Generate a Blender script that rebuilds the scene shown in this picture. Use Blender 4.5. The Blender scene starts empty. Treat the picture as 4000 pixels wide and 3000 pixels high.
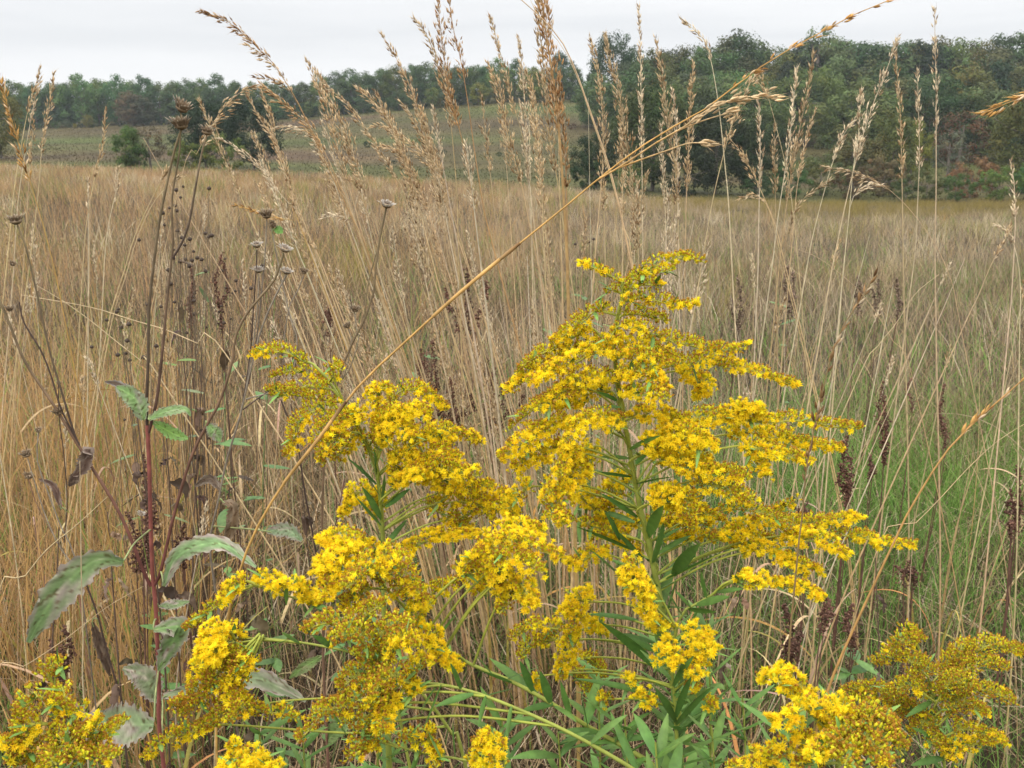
import bpy, math, random
import numpy as np
random.seed(11)
rng = np.random.default_rng(11)
PI = math.pi
scene = bpy.context.scene
COL = scene.collection

# ------------------------------------------------------------------ camera
F = 3556.0                       # focal length in pixels of the 4000 x 3000 photograph
EYE = 1.5
PITCH = math.atan(940.0 / F)
CT, ST = math.cos(PITCH), math.sin(PITCH)
cam_d = bpy.data.cameras.new('camera')
cam_d.sensor_width = 36.0
cam_d.lens = 36.0 * F / 4000.0
cam_d.clip_start = 0.02
cam_d.clip_end = 12000
cam_d.dof.use_dof = True
cam_d.dof.focus_distance = 1.08
cam_d.dof.aperture_fstop = 22
cam = bpy.data.objects.new('camera', cam_d)
COL.objects.link(cam)
cam.location = (0, 0, EYE)
cam.rotation_euler = (PI / 2 - PITCH, 0, 0)
scene.camera = cam
scene.view_settings.view_transform = 'Standard'
scene.view_settings.look = 'None'
scene.view_settings.exposure = 0.1
scene.view_settings.gamma = 1.0
scene.cycles.max_bounces = 6
scene.cycles.diffuse_bounces = 3
scene.cycles.transmission_bounces = 4
scene.cycles.transparent_max_bounces = 4
scene.cycles.volume_bounces = 0
scene.cycles.caustics_reflective = False
scene.cycles.caustics_refractive = False


def dirc(u, v):
    a = (u - 2000.0) / F
    k = (v - 1500.0) / F
    return a, CT - k * ST, -ST - k * CT


def P(u, v, Y):
    a, b, c = dirc(u, v)
    t = Y / b
    return np.array([a * t, Y, EYE + c * t])


def rowz(v, Y):
    a, b, c = dirc(2000, v)
    return EYE + Y * c / b


def uvx(u, v, Y):
    return P(u, v, Y)[0]


# ------------------------------------------------------------------ terrain
TU = np.array([-1500., 0, 1000, 2000, 2600, 3200, 4000, 5500])
TT = (TU - 2000) / F / 1.034
LEVY = np.array([3., 90, 112, 160, 230, 320, 420, 4000])
ROWS = {90: [655, 658, 685, 735, 782, 800, 800, 800],
        112: [662, 668, 695, 742, 780, 795, 795, 795],
        160: [600, 610, 625, 655, 690, 700, 700, 700],
        230: [555, 560, 545, 500, 540, 560, 560, 560],
        320: [512, 508, 470, 390, 392, 400, 400, 400]}
LEVZ = np.zeros((len(LEVY), len(TU)))
for i, y in enumerate(LEVY):
    if y == 3:
        LEVZ[i] = 0
    elif y in ROWS:
        LEVZ[i] = [rowz(r, y) for r in ROWS[int(y)]]
    elif y == 420:
        LEVZ[i] = EYE + (LEVZ[i - 1] - EYE) * 1.3125 + 5.5
    else:
        LEVZ[i] = LEVZ[i - 1] - 5


def gz(x, y):
    x = np.atleast_1d(np.asarray(x, float))
    y = np.atleast_1d(np.asarray(y, float))
    t = np.clip(x / np.maximum(y, 8.0), TT[0], TT[-1])
    L = np.stack([np.interp(t, TT, LEVZ[i]) for i in range(len(LEVY))])
    yc = np.clip(y, 3.0, 3999.0)
    k = np.clip(np.searchsorted(LEVY, yc, side='right') - 1, 0, len(LEVY) - 2)
    f = (yc - LEVY[k]) / (LEVY[k + 1] - LEVY[k])
    ar = np.arange(len(yc))
    z = L[k, ar] * (1 - f) + L[k + 1, ar] * f
    amp = np.clip((y - 4) / 40, 0, 1)
    z = z + amp * 0.12 * np.sin(x * 0.21 + 1.3) * np.sin(y * 0.17 + x * 0.05)
    return z


def gz1(x, y):
    return float(gz(x, y)[0])


def vnoise(x, y, s=1.0, seed=0):
    """cheap smooth 2-D noise in 0..1"""
    x = np.asarray(x) * s + seed * 3.7
    y = np.asarray(y) * s + seed * 7.1
    n = (np.sin(x * 1.0 + 1.7 * np.sin(y * 0.8)) + np.sin(y * 1.3 + 1.9 * np.sin(x * 0.7 + 2.1)) +
         0.6 * np.sin(2.3 * x - 1.9 * y + 1.1) + 0.5 * np.sin(3.7 * y + 2.9 * x))
    return np.clip(0.5 + n / 5.2, 0, 1)


# ------------------------------------------------------------------ materials
def nodes_of(m):
    m.use_nodes = True
    nt = m.node_tree
    nt.nodes.clear()
    return nt, nt.nodes, nt.links


def veg_mat(name, transl=0.25, rough=0.75, noise_scale=60.0, amp=0.35, objcol=False, spec=0.25):
    m = bpy.data.materials.new(name)
    nt, N, L = nodes_of(m)
    out = N.new('ShaderNodeOutputMaterial')
    att = N.new('ShaderNodeAttribute')
    att.attribute_name = 'Col'
    tc = N.new('ShaderNodeTexCoord')
    no = N.new('ShaderNodeTexNoise')
    no.inputs['Scale'].default_value = noise_scale
    no.inputs['Detail'].default_value = 3
    L.new(tc.outputs['Object'], no.inputs['Vector'])
    mr = N.new('ShaderNodeMapRange')
    mr.inputs['From Min'].default_value = 0.25
    mr.inputs['From Max'].default_value = 0.75
    mr.inputs['To Min'].default_value = 1 - amp
    mr.inputs['To Max'].default_value = 1 + amp
    L.new(no.outputs['Fac'], mr.inputs['Value'])
    mu = N.new('ShaderNodeVectorMath')
    mu.operation = 'SCALE'
    L.new(att.outputs['Color'], mu.inputs[0])
    L.new(mr.outputs['Result'], mu.inputs['Scale'])
    src = mu.outputs['Vector']
    if objcol:
        oi = N.new('ShaderNodeObjectInfo')
        m2 = N.new('ShaderNodeVectorMath')
        m2.operation = 'MULTIPLY'
        L.new(src, m2.inputs[0])
        L.new(oi.outputs['Color'], m2.inputs[1])
        src = m2.outputs['Vector']
    bs = N.new('ShaderNodeBsdfPrincipled')
    bs.inputs['Roughness'].default_value = rough
    bs.inputs['Specular IOR Level'].default_value = spec
    L.new(src, bs.inputs['Base Color'])
    if transl > 0:
        tr = N.new('ShaderNodeBsdfTranslucent')
        L.new(src, tr.inputs['Color'])
        mx = N.new('ShaderNodeMixShader')
        mx.inputs['Fac'].default_value = transl
        L.new(bs.outputs['BSDF'], mx.inputs[1])
        L.new(tr.outputs['BSDF'], mx.inputs[2])
        L.new(mx.outputs['Shader'], out.inputs['Surface'])
    else:
        L.new(bs.outputs['BSDF'], out.inputs['Surface'])
    return m


M_STRAW = veg_mat('dry_straw', 0.2, 0.6, 90, 0.25)
M_SEED = veg_mat('dry_seed_husk', 0.3, 0.7, 200, 0.25)
M_PETAL = veg_mat('yellow_petal', 0.5, 0.7, 250, 0.15)
M_STEM = veg_mat('green_stem', 0.0, 0.55, 80, 0.2)
M_LEAF = veg_mat('green_leaf', 0.3, 0.5, 120, 0.22, spec=0.35)
M_DEADSTEM = veg_mat('dead_brown_stem', 0.0, 0.65, 60, 0.35)
M_WILT = veg_mat('wilting_leaf', 0.25, 0.6, 55, 0.28)
M_FIELD = veg_mat('meadow_blades', 0.25, 0.7, 2.0, 0.12)
M_CROWN = veg_mat('tree_foliage', 0.3, 0.7, 9.0, 0.25, objcol=True)
M_BARK = veg_mat('tree_bark', 0.0, 0.9, 30.0, 0.4)


def ground_mat():
    m = bpy.data.materials.new('meadow_ground')
    nt, N, L = nodes_of(m)
    out = N.new('ShaderNodeOutputMaterial')
    att = N.new('ShaderNodeAttribute')
    att.attribute_name = 'Col'
    tc = N.new('ShaderNodeTexCoord')
    cur = att.outputs['Color']
    for sc, amp in ((0.06, 0.30), (0.35, 0.25), (2.2, 0.25), (14.0, 0.35)):
        no = N.new('ShaderNodeTexNoise')
        no.inputs['Scale'].default_value = sc
        no.inputs['Detail'].default_value = 4
        L.new(tc.outputs['Object'], no.inputs['Vector'])
        mr = N.new('ShaderNodeMapRange')
        mr.inputs['From Min'].default_value = 0.28
        mr.inputs['From Max'].default_value = 0.72
        mr.inputs['To Min'].default_value = 1 - amp
        mr.inputs['To Max'].default_value = 1 + amp
        L.new(no.outputs['Fac'], mr.inputs['Value'])
        mu = N.new('ShaderNodeVectorMath')
        mu.operation = 'SCALE'
        L.new(cur, mu.inputs[0])
        L.new(mr.outputs['Result'], mu.inputs['Scale'])
        cur = mu.outputs['Vector']
    bs = N.new('ShaderNodeBsdfPrincipled')
    bs.inputs['Roughness'].default_value = 0.95
    bs.inputs['Specular IOR Level'].default_value = 0.1
    L.new(cur, bs.inputs['Base Color'])
    L.new(bs.outputs['BSDF'], out.inputs['Surface'])
    return m


# ------------------------------------------------------------------ mesh builder
class MB:
    def __init__(s):
        s.V, s.C, s.T, s.Q, s.n = [], [], [], [], 0

    def add(s, V, C, T=None, Q=None):
        V = np.asarray(V, float).reshape(-1, 3)
        C = np.asarray(C, float)
        if C.ndim == 1:
            C = np.tile(C, (len(V), 1))
        s.V.append(V)
        s.C.append(C[:, :3])
        if T is not None and len(T):
            s.T.append(np.asarray(T, np.int64).reshape(-1, 3) + s.n)
        if Q is not None and len(Q):
            s.Q.append(np.asarray(Q, np.int64).reshape(-1, 4) + s.n)
        s.n += len(V)

    def mesh(s, name, mat, origin=(0, 0, 0), smooth=False):
        me = bpy.data.meshes.new(name)
        V = np.concatenate(s.V) - np.asarray(origin, float)
        C = np.concatenate(s.C)
        T = np.concatenate(s.T) if s.T else np.zeros((0, 3), np.int64)
        Q = np.concatenate(s.Q) if s.Q else np.zeros((0, 4), np.int64)
        me.vertices.add(len(V))
        me.vertices.foreach_set('co', V.astype(np.float32).ravel())
        loops = np.concatenate([T.ravel(), Q.ravel()]).astype(np.int32)
        me.loops.add(len(loops))
        me.loops.foreach_set('vertex_index', loops)
        st = np.concatenate([np.arange(len(T)) * 3, len(T) * 3 + np.arange(len(Q)) * 4]).astype(np.int32)
        me.polygons.add(len(st))
        me.polygons.foreach_set('loop_start', st)
        if smooth:
            me.polygons.foreach_set('use_smooth', np.ones(len(st), bool))
        me.update(calc_edges=True)
        at = me.attributes.new('Col', 'FLOAT_COLOR', 'POINT')
        C4 = np.concatenate([np.clip(C, 0, 1), np.ones((len(C), 1))], 1).astype(np.float32)
        at.data.foreach_set('color', C4.ravel())
        me.materials.append(mat)
        return me

    def build(s, name, mat, parent=None, origin=(0, 0, 0), smooth=False):
        if not s.V:
            return None
        o = bpy.data.objects.new(name, s.mesh(name, mat, origin, smooth))
        COL.objects.link(o)
        if parent is not None:
            o.parent = parent
        else:
            o.location = origin
        return o


def thing(name, label, cat, loc, group=None):
    o = bpy.data.objects.new(name, None)
    o.empty_display_size = 0.1
    COL.objects.link(o)
    o.location = tuple(float(c) for c in loc)
    o['label'] = label
    o['category'] = cat
    if group:
        o['group'] = group
    return o


def nrm(a):
    a = np.asarray(a, float)
    return a / np.maximum(np.linalg.norm(a, axis=-1, keepdims=True), 1e-9)


def cr(pts, n):
    """smooth curve through points (Catmull-Rom), n samples evenly along its length"""
    p = np.asarray(pts, float)
    if len(p) == 2:
        return p[0] + (p[1] - p[0]) * np.linspace(0, 1, n)[:, None]
    q = np.vstack([2 * p[0] - p[1], p, 2 * p[-1] - p[-2]])
    out = []
    for i in range(1, len(q) - 2):
        t = np.linspace(0, 1, 14, endpoint=False)[:, None]
        a, b, c, d = q[i - 1], q[i], q[i + 1], q[i + 2]
        out.append(0.5 * (2 * b + (c - a) * t + (2 * a - 5 * b + 4 * c - d) * t ** 2 + (3 * b - a - 3 * c + d) * t ** 3))
    out.append(p[-1:])
    c = np.concatenate(out)
    d = np.concatenate([[0], np.cumsum(np.linalg.norm(np.diff(c, axis=0), axis=1))])
    s = np.linspace(0, d[-1], n)
    return np.stack([np.interp(s, d, c[:, k]) for k in range(3)], 1)


def frames(ax, spin=None):
    ax = nrm(ax)
    ref = np.where(np.abs(ax[:, 2:3]) < 0.9, np.array([[0, 0, 1.0]]), np.array([[1.0, 0, 0]]))
    x = nrm(np.cross(ref, ax))
    y = np.cross(ax, x)
    if spin is not None:
        c, s_ = np.cos(spin)[:, None], np.sin(spin)[:, None]
        x, y = x * c + y * s_, -x * s_ + y * c
    return x, y, ax


def tube(mb, pts, r, sides=5, c0=(1, 1, 1), c1=None, mott=0.12):
    pts = np.asarray(pts, float)
    n = len(pts)
    r = np.interp(np.linspace(0, 1, n), np.linspace(0, 1, len(np.atleast_1d(r))), np.atleast_1d(r))
    tan = nrm(np.gradient(pts, axis=0))
    x, y, _ = frames(tan)
    for i in range(1, n):          # keep the frame from flipping
        x[i] = nrm(x[i - 1] - tan[i] * np.dot(x[i - 1], tan[i]))
        y[i] = np.cross(tan[i], x[i])
    a = np.linspace(0, 2 * PI, sides, endpoint=False)
    V = pts[:, None] + r[:, None, None] * (np.cos(a)[None, :, None] * x[:, None] + np.sin(a)[None, :, None] * y[:, None])
    c0 = np.asarray(c0, float)
    c1 = c0 if c1 is None else np.asarray(c1, float)
    C = c0 + (c1 - c0) * np.linspace(0, 1, n)[:, None]
    C = C * (1 + mott * rng.normal(0, 1, (n, 1)))
    C = np.repeat(C, sides, 0)
    i = np.arange(n - 1)[:, None] * sides
    j = np.arange(sides)[None]
    j2 = (j + 1) % sides
    Q = np.stack([i + j, i + j2, i + sides + j2, i + sides + j], -1).reshape(-1, 4)
    mb.add(V.reshape(-1, 3), C, Q=Q)


def stamp(mb, tpl, pos, ax, scale, spin=None, tint=None):
    TV, TC, TT_, TQ = tpl
    N = len(pos)
    if N == 0:
        return
    if spin is None:
        spin = rng.uniform(0, 2 * PI, N)
    x, y, z = frames(ax, spin)
    sc = np.broadcast_to(np.asarray(scale, float), (N,))[:, None, None]
    V = pos[:, None] + sc * (TV[None, :, 0:1] * x[:, None] + TV[None, :, 1:2] * y[:, None] + TV[None, :, 2:3] * z[:, None])
    C = np.broadcast_to(TC[None], (N,) + TC.shape).copy()
    if tint is not None:
        C = C * np.asarray(tint)[:, None]
    k = len(TV)
    off = (np.arange(N) * k)[:, None, None]
    T = (TT_[None] + off).reshape(-1, 3) if len(TT_) else None
    Q = (TQ[None] + off).reshape(-1, 4) if len(TQ) else None
    mb.add(V.reshape(-1, 3), C.reshape(-1, 3), T, Q)


def template(parts):
    V, C, T, Q, n = [], [], [], [], 0
    for v, c, t, q in parts:
        v = np.asarray(v, float)
        c = np.asarray(c, float)
        if c.ndim == 1:
            c = np.tile(c, (len(v), 1))
        V.append(v)
        C.append(c)
        if len(t):
            T.append(np.asarray(t) + n)
        if len(q):
            Q.append(np.asarray(q) + n)
        n += len(v)
    return (np.concatenate(V), np.concatenate(C), np.concatenate(T) if T else np.zeros((0, 3), int),
            np.concatenate(Q) if Q else np.zeros((0, 4), int))


def spindle(prof, sides, cols):
    """prof: list of (z, r); closed by rings"""
    V, C = [], []
    for (z, r), c in zip(prof, cols):
        for k in range(sides):
            a = 2 * PI * k / sides
            V.append((r * math.cos(a), r * math.sin(a), z))
            C.append(c)
    Q = []
    for i in range(len(prof) - 1):
        for k in range(sides):
            k2 = (k + 1) % sides
            Q.append((i * sides + k, i * sides + k2, (i + 1) * sides + k2, (i + 1) * sides + k))
    return V, C, [], Q


def spikes(n, r0, z0, r1, z1, w, col, coltip=None, seed=0, jit=0.25):
    rr = np.random.default_rng(seed)
    V, C, T = [], [], []
    for k in range(n):
        a = 2 * PI * (k + rr.uniform(-.3, .3)) / n
        e = np.array([math.cos(a), math.sin(a), 0])
        s = np.array([-math.sin(a), math.cos(a), 0])
        f = 1 + rr.uniform(-jit, jit)
        b = e * r0 + np.array([0, 0, z0])
        t = e * r1 * f + np.array([0, 0, z1 * (1 + rr.uniform(-jit, jit) * .5)])
        m = (b + t) / 2 + np.array([0, 0, 0.1 * abs(r1)])
        i = len(V)
        V += [b - s * w * .4, b + s * w * .4, m + s * w * .5, m - s * w * .5, t]
        C += [col, col, col, col, coltip if coltip is not None else col]
        T += [(i, i + 1, i + 2), (i, i + 2, i + 3), (i + 3, i + 2, i + 4)]
    return V, C, T, []


# flower heads of the goldenrod, 1 unit = 1 mm
GRN = (0.50, 0.50, 0.05)
YG = (0.76, 0.72, 0.045)
YEL = (0.93, 0.68, 0.012)
YEL2 = (0.97, 0.78, 0.035)
BRN = (0.42, 0.20, 0.035)
BRN2 = (0.64, 0.40, 0.06)
T_OPEN = [template([spindle([(0, .3), (1.6, 1.1), (3.6, 1.2)], 5, [GRN, YG, YG]),
                    spikes(11, .9, 3.3, 3.6, 4.6, .95, YEL, YEL2, s, .35),
                    spikes(7, .4, 3.5, 1.8, 5.9, .8, YEL2, YEL, s + 9, .35)]) for s in (1, 2, 3)]
T_BUD = [template([spindle([(0, .3), (1.5, 1.15), (3.6, 1.0), (4.3, .6)], 5, [GRN, YG, YG, (0.62, .42, .03)]),
                   spikes(6, .5, 3.9, 1.5, 5.6, 1.1, BRN, BRN2, s),
                   spikes(4, .2, 3.9, .6, 6.0, .9, BRN2, BRN, s + 5)]) for s in (1, 2, 3)]
T_GREEN = [template([spindle([(0, .3), (1.4, 1.1), (3.6, .9), (5.0, .15)], 5, [GRN, YG, YG, YEL])])]


def spk(cols):
    return template([spindle([(0, .03), (.35, .145), (.7, .11), (1.0, .015)], 4, cols),
                     ([(-.02, 0, .9), (.03, 0, .9), (.22, .1, 1.9)], cols[-1], [(0, 1, 2)], [])])


T_SPK = spk([(1, 1, 1), (1, .98, .95), (1.08, 1.05, 1.0), (1.1, 1.05, 1.0)])


def strip(mb, pts, w, side, c0, c1, fold=0.0, nrm_dir=None):
    """leaf blade: pts (n,3), w (n,) half widths, side (n,3) unit side vectors"""
    pts = np.asarray(pts, float)
    n = len(pts)
    tan = nrm(np.gradient(pts, axis=0))
    side = nrm(side - tan * np.sum(side * tan, 1, keepdims=True))
    up = np.cross(tan, side)
    w = np.asarray(w)[:, None]
    L = pts - side * w + up * w * fold
    R = pts + side * w + up * w * fold
    V = np.concatenate([L, pts, R])
    t = np.linspace(0, 1, n)[:, None]
    c = np.asarray(c0) * (1 - t) + np.asarray(c1) * t
    C = np.concatenate([c, c * 1.12, c])
    i = np.arange(n - 1)
    Q = np.concatenate([np.stack([i, n + i, n + i + 1, i + 1], 1), np.stack([n + i, 2 * n + i, 2 * n + i + 1, n + i + 1], 1)])
    mb.add(V, C, Q=Q)


def lance(mb, base, d, L, w, droop, col, coltip=None, roll=0.0, n=8):
    """lanceolate leaf"""
    d = nrm(np.asarray(d, float))
    t = np.linspace(0, 1, n)
    pts = np.asarray(base) + d * (t * L)[:, None] + np.array([0, 0, -1.0]) * (droop * L * t ** 2)[:, None]
    wd = w * (np.sin(PI * np.clip(t * 0.93 + 0.07, 0, 1)) ** 0.8) * (1 - 0.25 * t) + 0.0003
    wd[-1] = 0.0004
    hz = np.cross(d, [0, 0, 1.0])
    hz = nrm(hz + 1e-4)
    vv = np.cross(hz, d)
    side = np.tile(hz * math.cos(roll) + vv * math.sin(roll), (n, 1))
    strip(mb, pts, wd, side, col, coltip if coltip is not None else np.asarray(col) * 0.9, fold=0.35)


def jit(c, a=0.12):
    c = np.asarray(c, float)
    return np.clip(c * (1 + rng.normal(0, a)) * (1 + rng.normal(0, a * .35, 3)), 0, 1)


def to_ground(pts, Y=None, spread=0.35):
    """continue a stem (points tip -> base) down to the ground"""
    p = [np.asarray(q, float) for q in pts]
    d = p[-1] - p[-2]
    d = nrm(d)
    if d[2] > -0.35:
        d[2] = -0.35
        d = nrm(d)
    z = gz1(p[-1][0], p[-1][1])
    L = (p[-1][2] - z) / -d[2]
    h = d[:2] * L
    m = np.linalg.norm(h)
    lim = spread * (p[-1][2] - z)
    if m > lim:
        h = h / m * lim
    e = np.array([p[-1][0] + h[0] * .85, p[-1][1] + h[1] * .85, 0])
    e[2] = gz1(e[0], e[1]) - 0.01
    mid = p[-1] * .45 + e * .55 + np.array([h[0] * .1, h[1] * .1, 0])
    return p + [mid, e]


exec_parts = []
# ================================================================== GROUND
def build_ground():
    def axis(n, a, far):
        s = np.linspace(-1, 1, n)
        return np.sinh(s * a) / np.sinh(a) * far
    xs = axis(181, 6.0, 4200)
    ys = np.concatenate([-np.geomspace(200, 2, 14), np.linspace(-1, 8, 14), np.geomspace(9, 4200, 130)])
    X, Y = np.meshgrid(xs, ys)
    x, y = X.ravel(), Y.ravel()
    z = gz(x, y)
    near = np.array([0.034, 0.028, 0.016])  # soil colour lowered to deepen the shade between the near plants
    hill = np.array([0.062, 0.057, 0.018])
    hill2 = np.array([0.074, 0.048, 0.027])
    hill3 = np.array([0.052, 0.064, 0.015])
    n1 = vnoise(x, y, 0.03, 1)[:, None]
    n2 = vnoise(x * .5, y * 1.6, 0.035, 4)[:, None]
    far = hill * (1 - n1) + hill2 * n1
    far = far * (1 - np.clip(n2 * 1.6 - .6, 0, 1)) + hill3 * np.clip(n2 * 1.6 - .6, 0, 1)
    w = np.clip((y - 70) / 40, 0, 1)[:, None]
    C = near * (1 - w) + far * w
    nx, ny = len(xs), len(ys)
    i = (np.arange(ny - 1)[:, None] * nx + np.arange(nx - 1)[None]).ravel()
    Q = np.stack([i, i + 1, i + nx + 1, i + nx], 1)
    mb = MB()
    mb.add(np.stack([x, y, z], 1), C, Q=Q)
    o = mb.build('ground', ground_mat(), smooth=True)
    o['kind'] = 'structure'
    o['label'] = 'rolling meadow ground with a low hill behind the field'


build_ground()


# ================================================================== MEADOW GRASS (stuff)
def blades(mb, x, y, h, w, lean, yaw, bend, cb, ct, seg=3):
    n = len(x)
    z = gz(x, y)
    root = np.stack([x, y, z - 0.01], 1)
    ld = np.stack([np.cos(yaw), np.sin(yaw), np.zeros(n)], 1)
    wy = rng.uniform(0, PI, n)
    wd = np.stack([np.cos(wy), np.sin(wy) * .5, np.zeros(n)], 1)
    rows, cols = [], []
    for k in range(seg + 1):
        t = k / seg
        off = lean * t + bend * t * t
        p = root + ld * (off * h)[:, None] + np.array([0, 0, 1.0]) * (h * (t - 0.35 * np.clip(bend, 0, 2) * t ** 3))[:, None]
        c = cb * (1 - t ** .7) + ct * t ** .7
        if k < seg:
            ww = (w * (1 - 0.55 * t))[:, None] * wd * .5
            rows += [p - ww, p + ww]
            cols += [c, c]
        else:
            rows.append(p)
            cols.append(c)
    K = len(rows)
    V = np.stack(rows, 1).reshape(-1, 3)
    C = np.stack(cols, 1).reshape(-1, 3)
    o = (np.arange(n) * K)[:, None]
    Q = np.concatenate([o + np.array([[2 * k, 2 * k + 1, 2 * k + 3, 2 * k + 2]]) for k in range(seg - 1)])
    T = o + np.array([[2 * seg - 2, 2 * seg - 1, 2 * seg]])
    mb.add(V, C, T, Q)


STRAW = np.array([.43, .315, .165])
PINK = np.array([.41, .255, .14])
ORNG = np.array([.52, .29, .085])
GREY = np.array([.36, .285, .195])
GRNB = np.array([.085, .190, .030])
GRNL = np.array([.20, .31, .065])
OLIV = np.array([.205, .155, .045])


def scatter(n, y0, y1, tmax=0.82, power=1.0):
    """points in the viewing wedge, uniform per ground area when power = 1"""
    u = rng.uniform(0, 1, n)
    e = 2.0 * power
    y = (y0 ** e + u * (y1 ** e - y0 ** e)) ** (1 / e)
    x = rng.uniform(-tmax, tmax, n) * y * 1.0
    x += np.where(y < 4, rng.uniform(-.6, .6, n), 0)
    return x, y


def mix(a, b, w):
    w = np.clip(w, 0, 1)[:, None]
    return a * (1 - w) + b * w


def tall_colour(x, y):
    n = len(x)
    t = x / np.maximum(y, 1)
    left = np.clip(0.5 - t * 2.2 + rng.normal(0, .2, n), 0, 1)
    c = mix(np.tile(GREY, (n, 1)), np.tile(PINK, (n, 1)), left)
    r = rng.uniform(0, 1, n)
    c = mix(c, np.tile(STRAW, (n, 1)), (r < .33) * .9)
    c = mix(c, np.tile(ORNG, (n, 1)), ((r > .84) & (left > .4)) * .8)
    far = np.clip((y - 30) / 45, 0, 1)
    band = far * np.clip((t - 0.17) * 6, 0, 1)          # the olive golden stand at the far right
    c = mix(c, np.tile(OLIV, (n, 1)), band * .9)
    rust = far * np.clip((0.1 - t) * 5, 0, 1)
    c = mix(c, np.tile(np.array([.36, .21, .105]), (n, 1)), rust * .65)
    g = vnoise(x, y, .45, 3) * np.clip(1.0 - y / 22, .05, 1)
    c = mix(c, np.tile(GRNL, (n, 1)), np.clip(g * 2.2 - 1.25, 0, .75))
    return c * (1 + rng.normal(0, .16, n))[:, None]


def build_meadow():
    # ---- fine tall dry grass
    mb = MB()
    for n, y0, y1, wmm, tm in ((7000, 2.1, 6, 2.4, .95), (27000, 5.5, 20, 4.4, .8), (62000, 20, 60, 10, .74), (42000, 55, 92, 17, .74)):
        x, y = scatter(n, y0, y1, tm)
        keep = vnoise(x, y, 1.9, 9) * .6 + vnoise(x, y, .33, 12) * .4 + rng.uniform(-.22, .22, len(x)) > .42
        # the open trampled middle and the bright green patches on the right stay shorter
        x, y = x[keep], y[keep]
        t = x / y
        h = rng.uniform(.38, .90, len(x)) * (.55 + .75 * vnoise(x, y, .9, 2)) * (1 - .28 * np.clip(t * 2.5, 0, 1))
        h *= np.where(y < 3.5, .72, 1.0) * np.where((y < 9) & (np.abs(t - .05) < .28), .8, 1.0)
        c = tall_colour(x, y)
        blades(mb, x, y, h, np.full(len(x), wmm / 1000) * rng.uniform(.6, 1.3, len(x)), rng.uniform(-.02, .30, len(x)),
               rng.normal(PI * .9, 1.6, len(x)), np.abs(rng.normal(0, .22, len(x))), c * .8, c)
    # ---- taller orange grass crowding the left edge, near the viewer
    y = rng.uniform(1.7, 4.8, 5200)
    x = -rng.uniform(.36, .98, 5200) * y
    c = mix(np.tile(np.array([.49, .295, .105]), (5200, 1)), np.tile(np.array([.32, .20, .10]), (5200, 1)), rng.uniform(0, 1, 5200))
    c = mix(c, np.tile(GRNL, (5200, 1)), (rng.uniform(0, 1, 5200) < .14) * .8)
    blades(mb, x, y, rng.uniform(.5, 1.08, 5200) * (.6 + .5 * vnoise(x, y, 2.2, 21)), rng.uniform(.002, .0052, 5200), rng.uniform(0, .25, 5200), rng.uniform(0, 6.3, 5200),
           np.abs(rng.normal(0, .3, 5200)), c * .85, c * (1 + rng.normal(0, .15, (5200, 1))))
    # ---- uneven tufts, weeds and taller clumps that break up the field
    nt_ = 1700
    cx, cy = scatter(nt_, 4.5, 90, .72, .75)
    for k in range(nt_):
        m = 46
        rad = rng.uniform(.08, .30) * (1 + cy[k] / 60)
        x = cx[k] + rng.normal(0, rad, m)
        y = cy[k] + rng.normal(0, rad, m)
        tt = cx[k] / cy[k]
        pal = [(.20, .24, .06), (.55, .44, .26), (.15, .10, .07), (.30, .25, .07), (.44, .27, .12), (.22, .17, .12), (.60, .50, .34), (.11, .075, .05)]
        c0 = np.array(pal[int(rng.integers(0, 8))])
        if tt > .12 and cy[k] > 40:
            c0 = np.array([.22, .17, .045])
        c = np.tile(c0, (m, 1)) * (1 + rng.normal(0, .18, (m, 1)))
        blades(mb, x, y, rng.uniform(.4, 1.0) * rng.uniform(.6, 1.1, m) * (.85 if tt > 0 else 1), np.full(m, .003 + .00022 * cy[k]), rng.uniform(0, .4, m),
               rng.uniform(0, 6.3, m), np.abs(rng.normal(0, .35, m)), c * .85, c)
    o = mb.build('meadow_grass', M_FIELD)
    o['kind'] = 'stuff'
    o['label'] = 'fine dry tan meadow grass covering the whole field'
    o['category'] = 'grass'
    # ---- low green sward
    mb = MB()
    for n, y0, y1, wmm, tm, hh in ((52000, 1.2, 5, 3.2, 1.05, .30), (60000, 5, 16, 6, .85, .30), (42000, 16, 50, 13, .74, .28)):
        x, y = scatter(n, y0, y1, tm)
        t = x / y
        gn = vnoise(x, y, 1.3, 5) * .6 + .4 * vnoise(x, y, 3.1, 6) + np.clip(t, -.3, .5) * .34
        r = rng.uniform(0, 1, len(x))
        isg = rng.uniform(0, 1, len(x)) < np.clip((gn - .34) * 2.3, .07, .94) * np.interp(y, [3.5, 8, 30], [1, .42, .22])
        g = mix(np.tile(GRNB, (len(x), 1)), np.tile(GRNL, (len(x), 1)), rng.uniform(0, 1, len(x)))
        d = mix(np.tile(np.array([.30, .22, .125]), (len(x), 1)), np.tile(STRAW, (len(x), 1)), rng.uniform(0, 1, len(x)) ** 2)
        d = mix(d, np.tile(np.array([.085, .048, .028]), (len(x), 1)), (rng.uniform(0, 1, len(x)) < np.where(y < 3.2, .52, .36)) * .9)  # dark dead thatch, its share raised close by to paint in deeper shade
        c = np.where(isg[:, None], g, d) * (1 + rng.normal(0, .2, len(x)))[:, None]
        h = rng.uniform(.5, 1.25, len(x)) * hh * (.7 + .6 * vnoise(x, y, .8, 7))
        blades(mb, x, y, h, np.full(len(x), wmm / 1000) * rng.uniform(.5, 1.4, len(x)), rng.uniform(0, .55, len(x)),
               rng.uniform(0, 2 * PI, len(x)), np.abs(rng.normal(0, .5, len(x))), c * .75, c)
    # long flat thatch blades lying between the clumps
    x, y = scatter(5200, 1.4, 5, 1.0)
    n = len(x)
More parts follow.
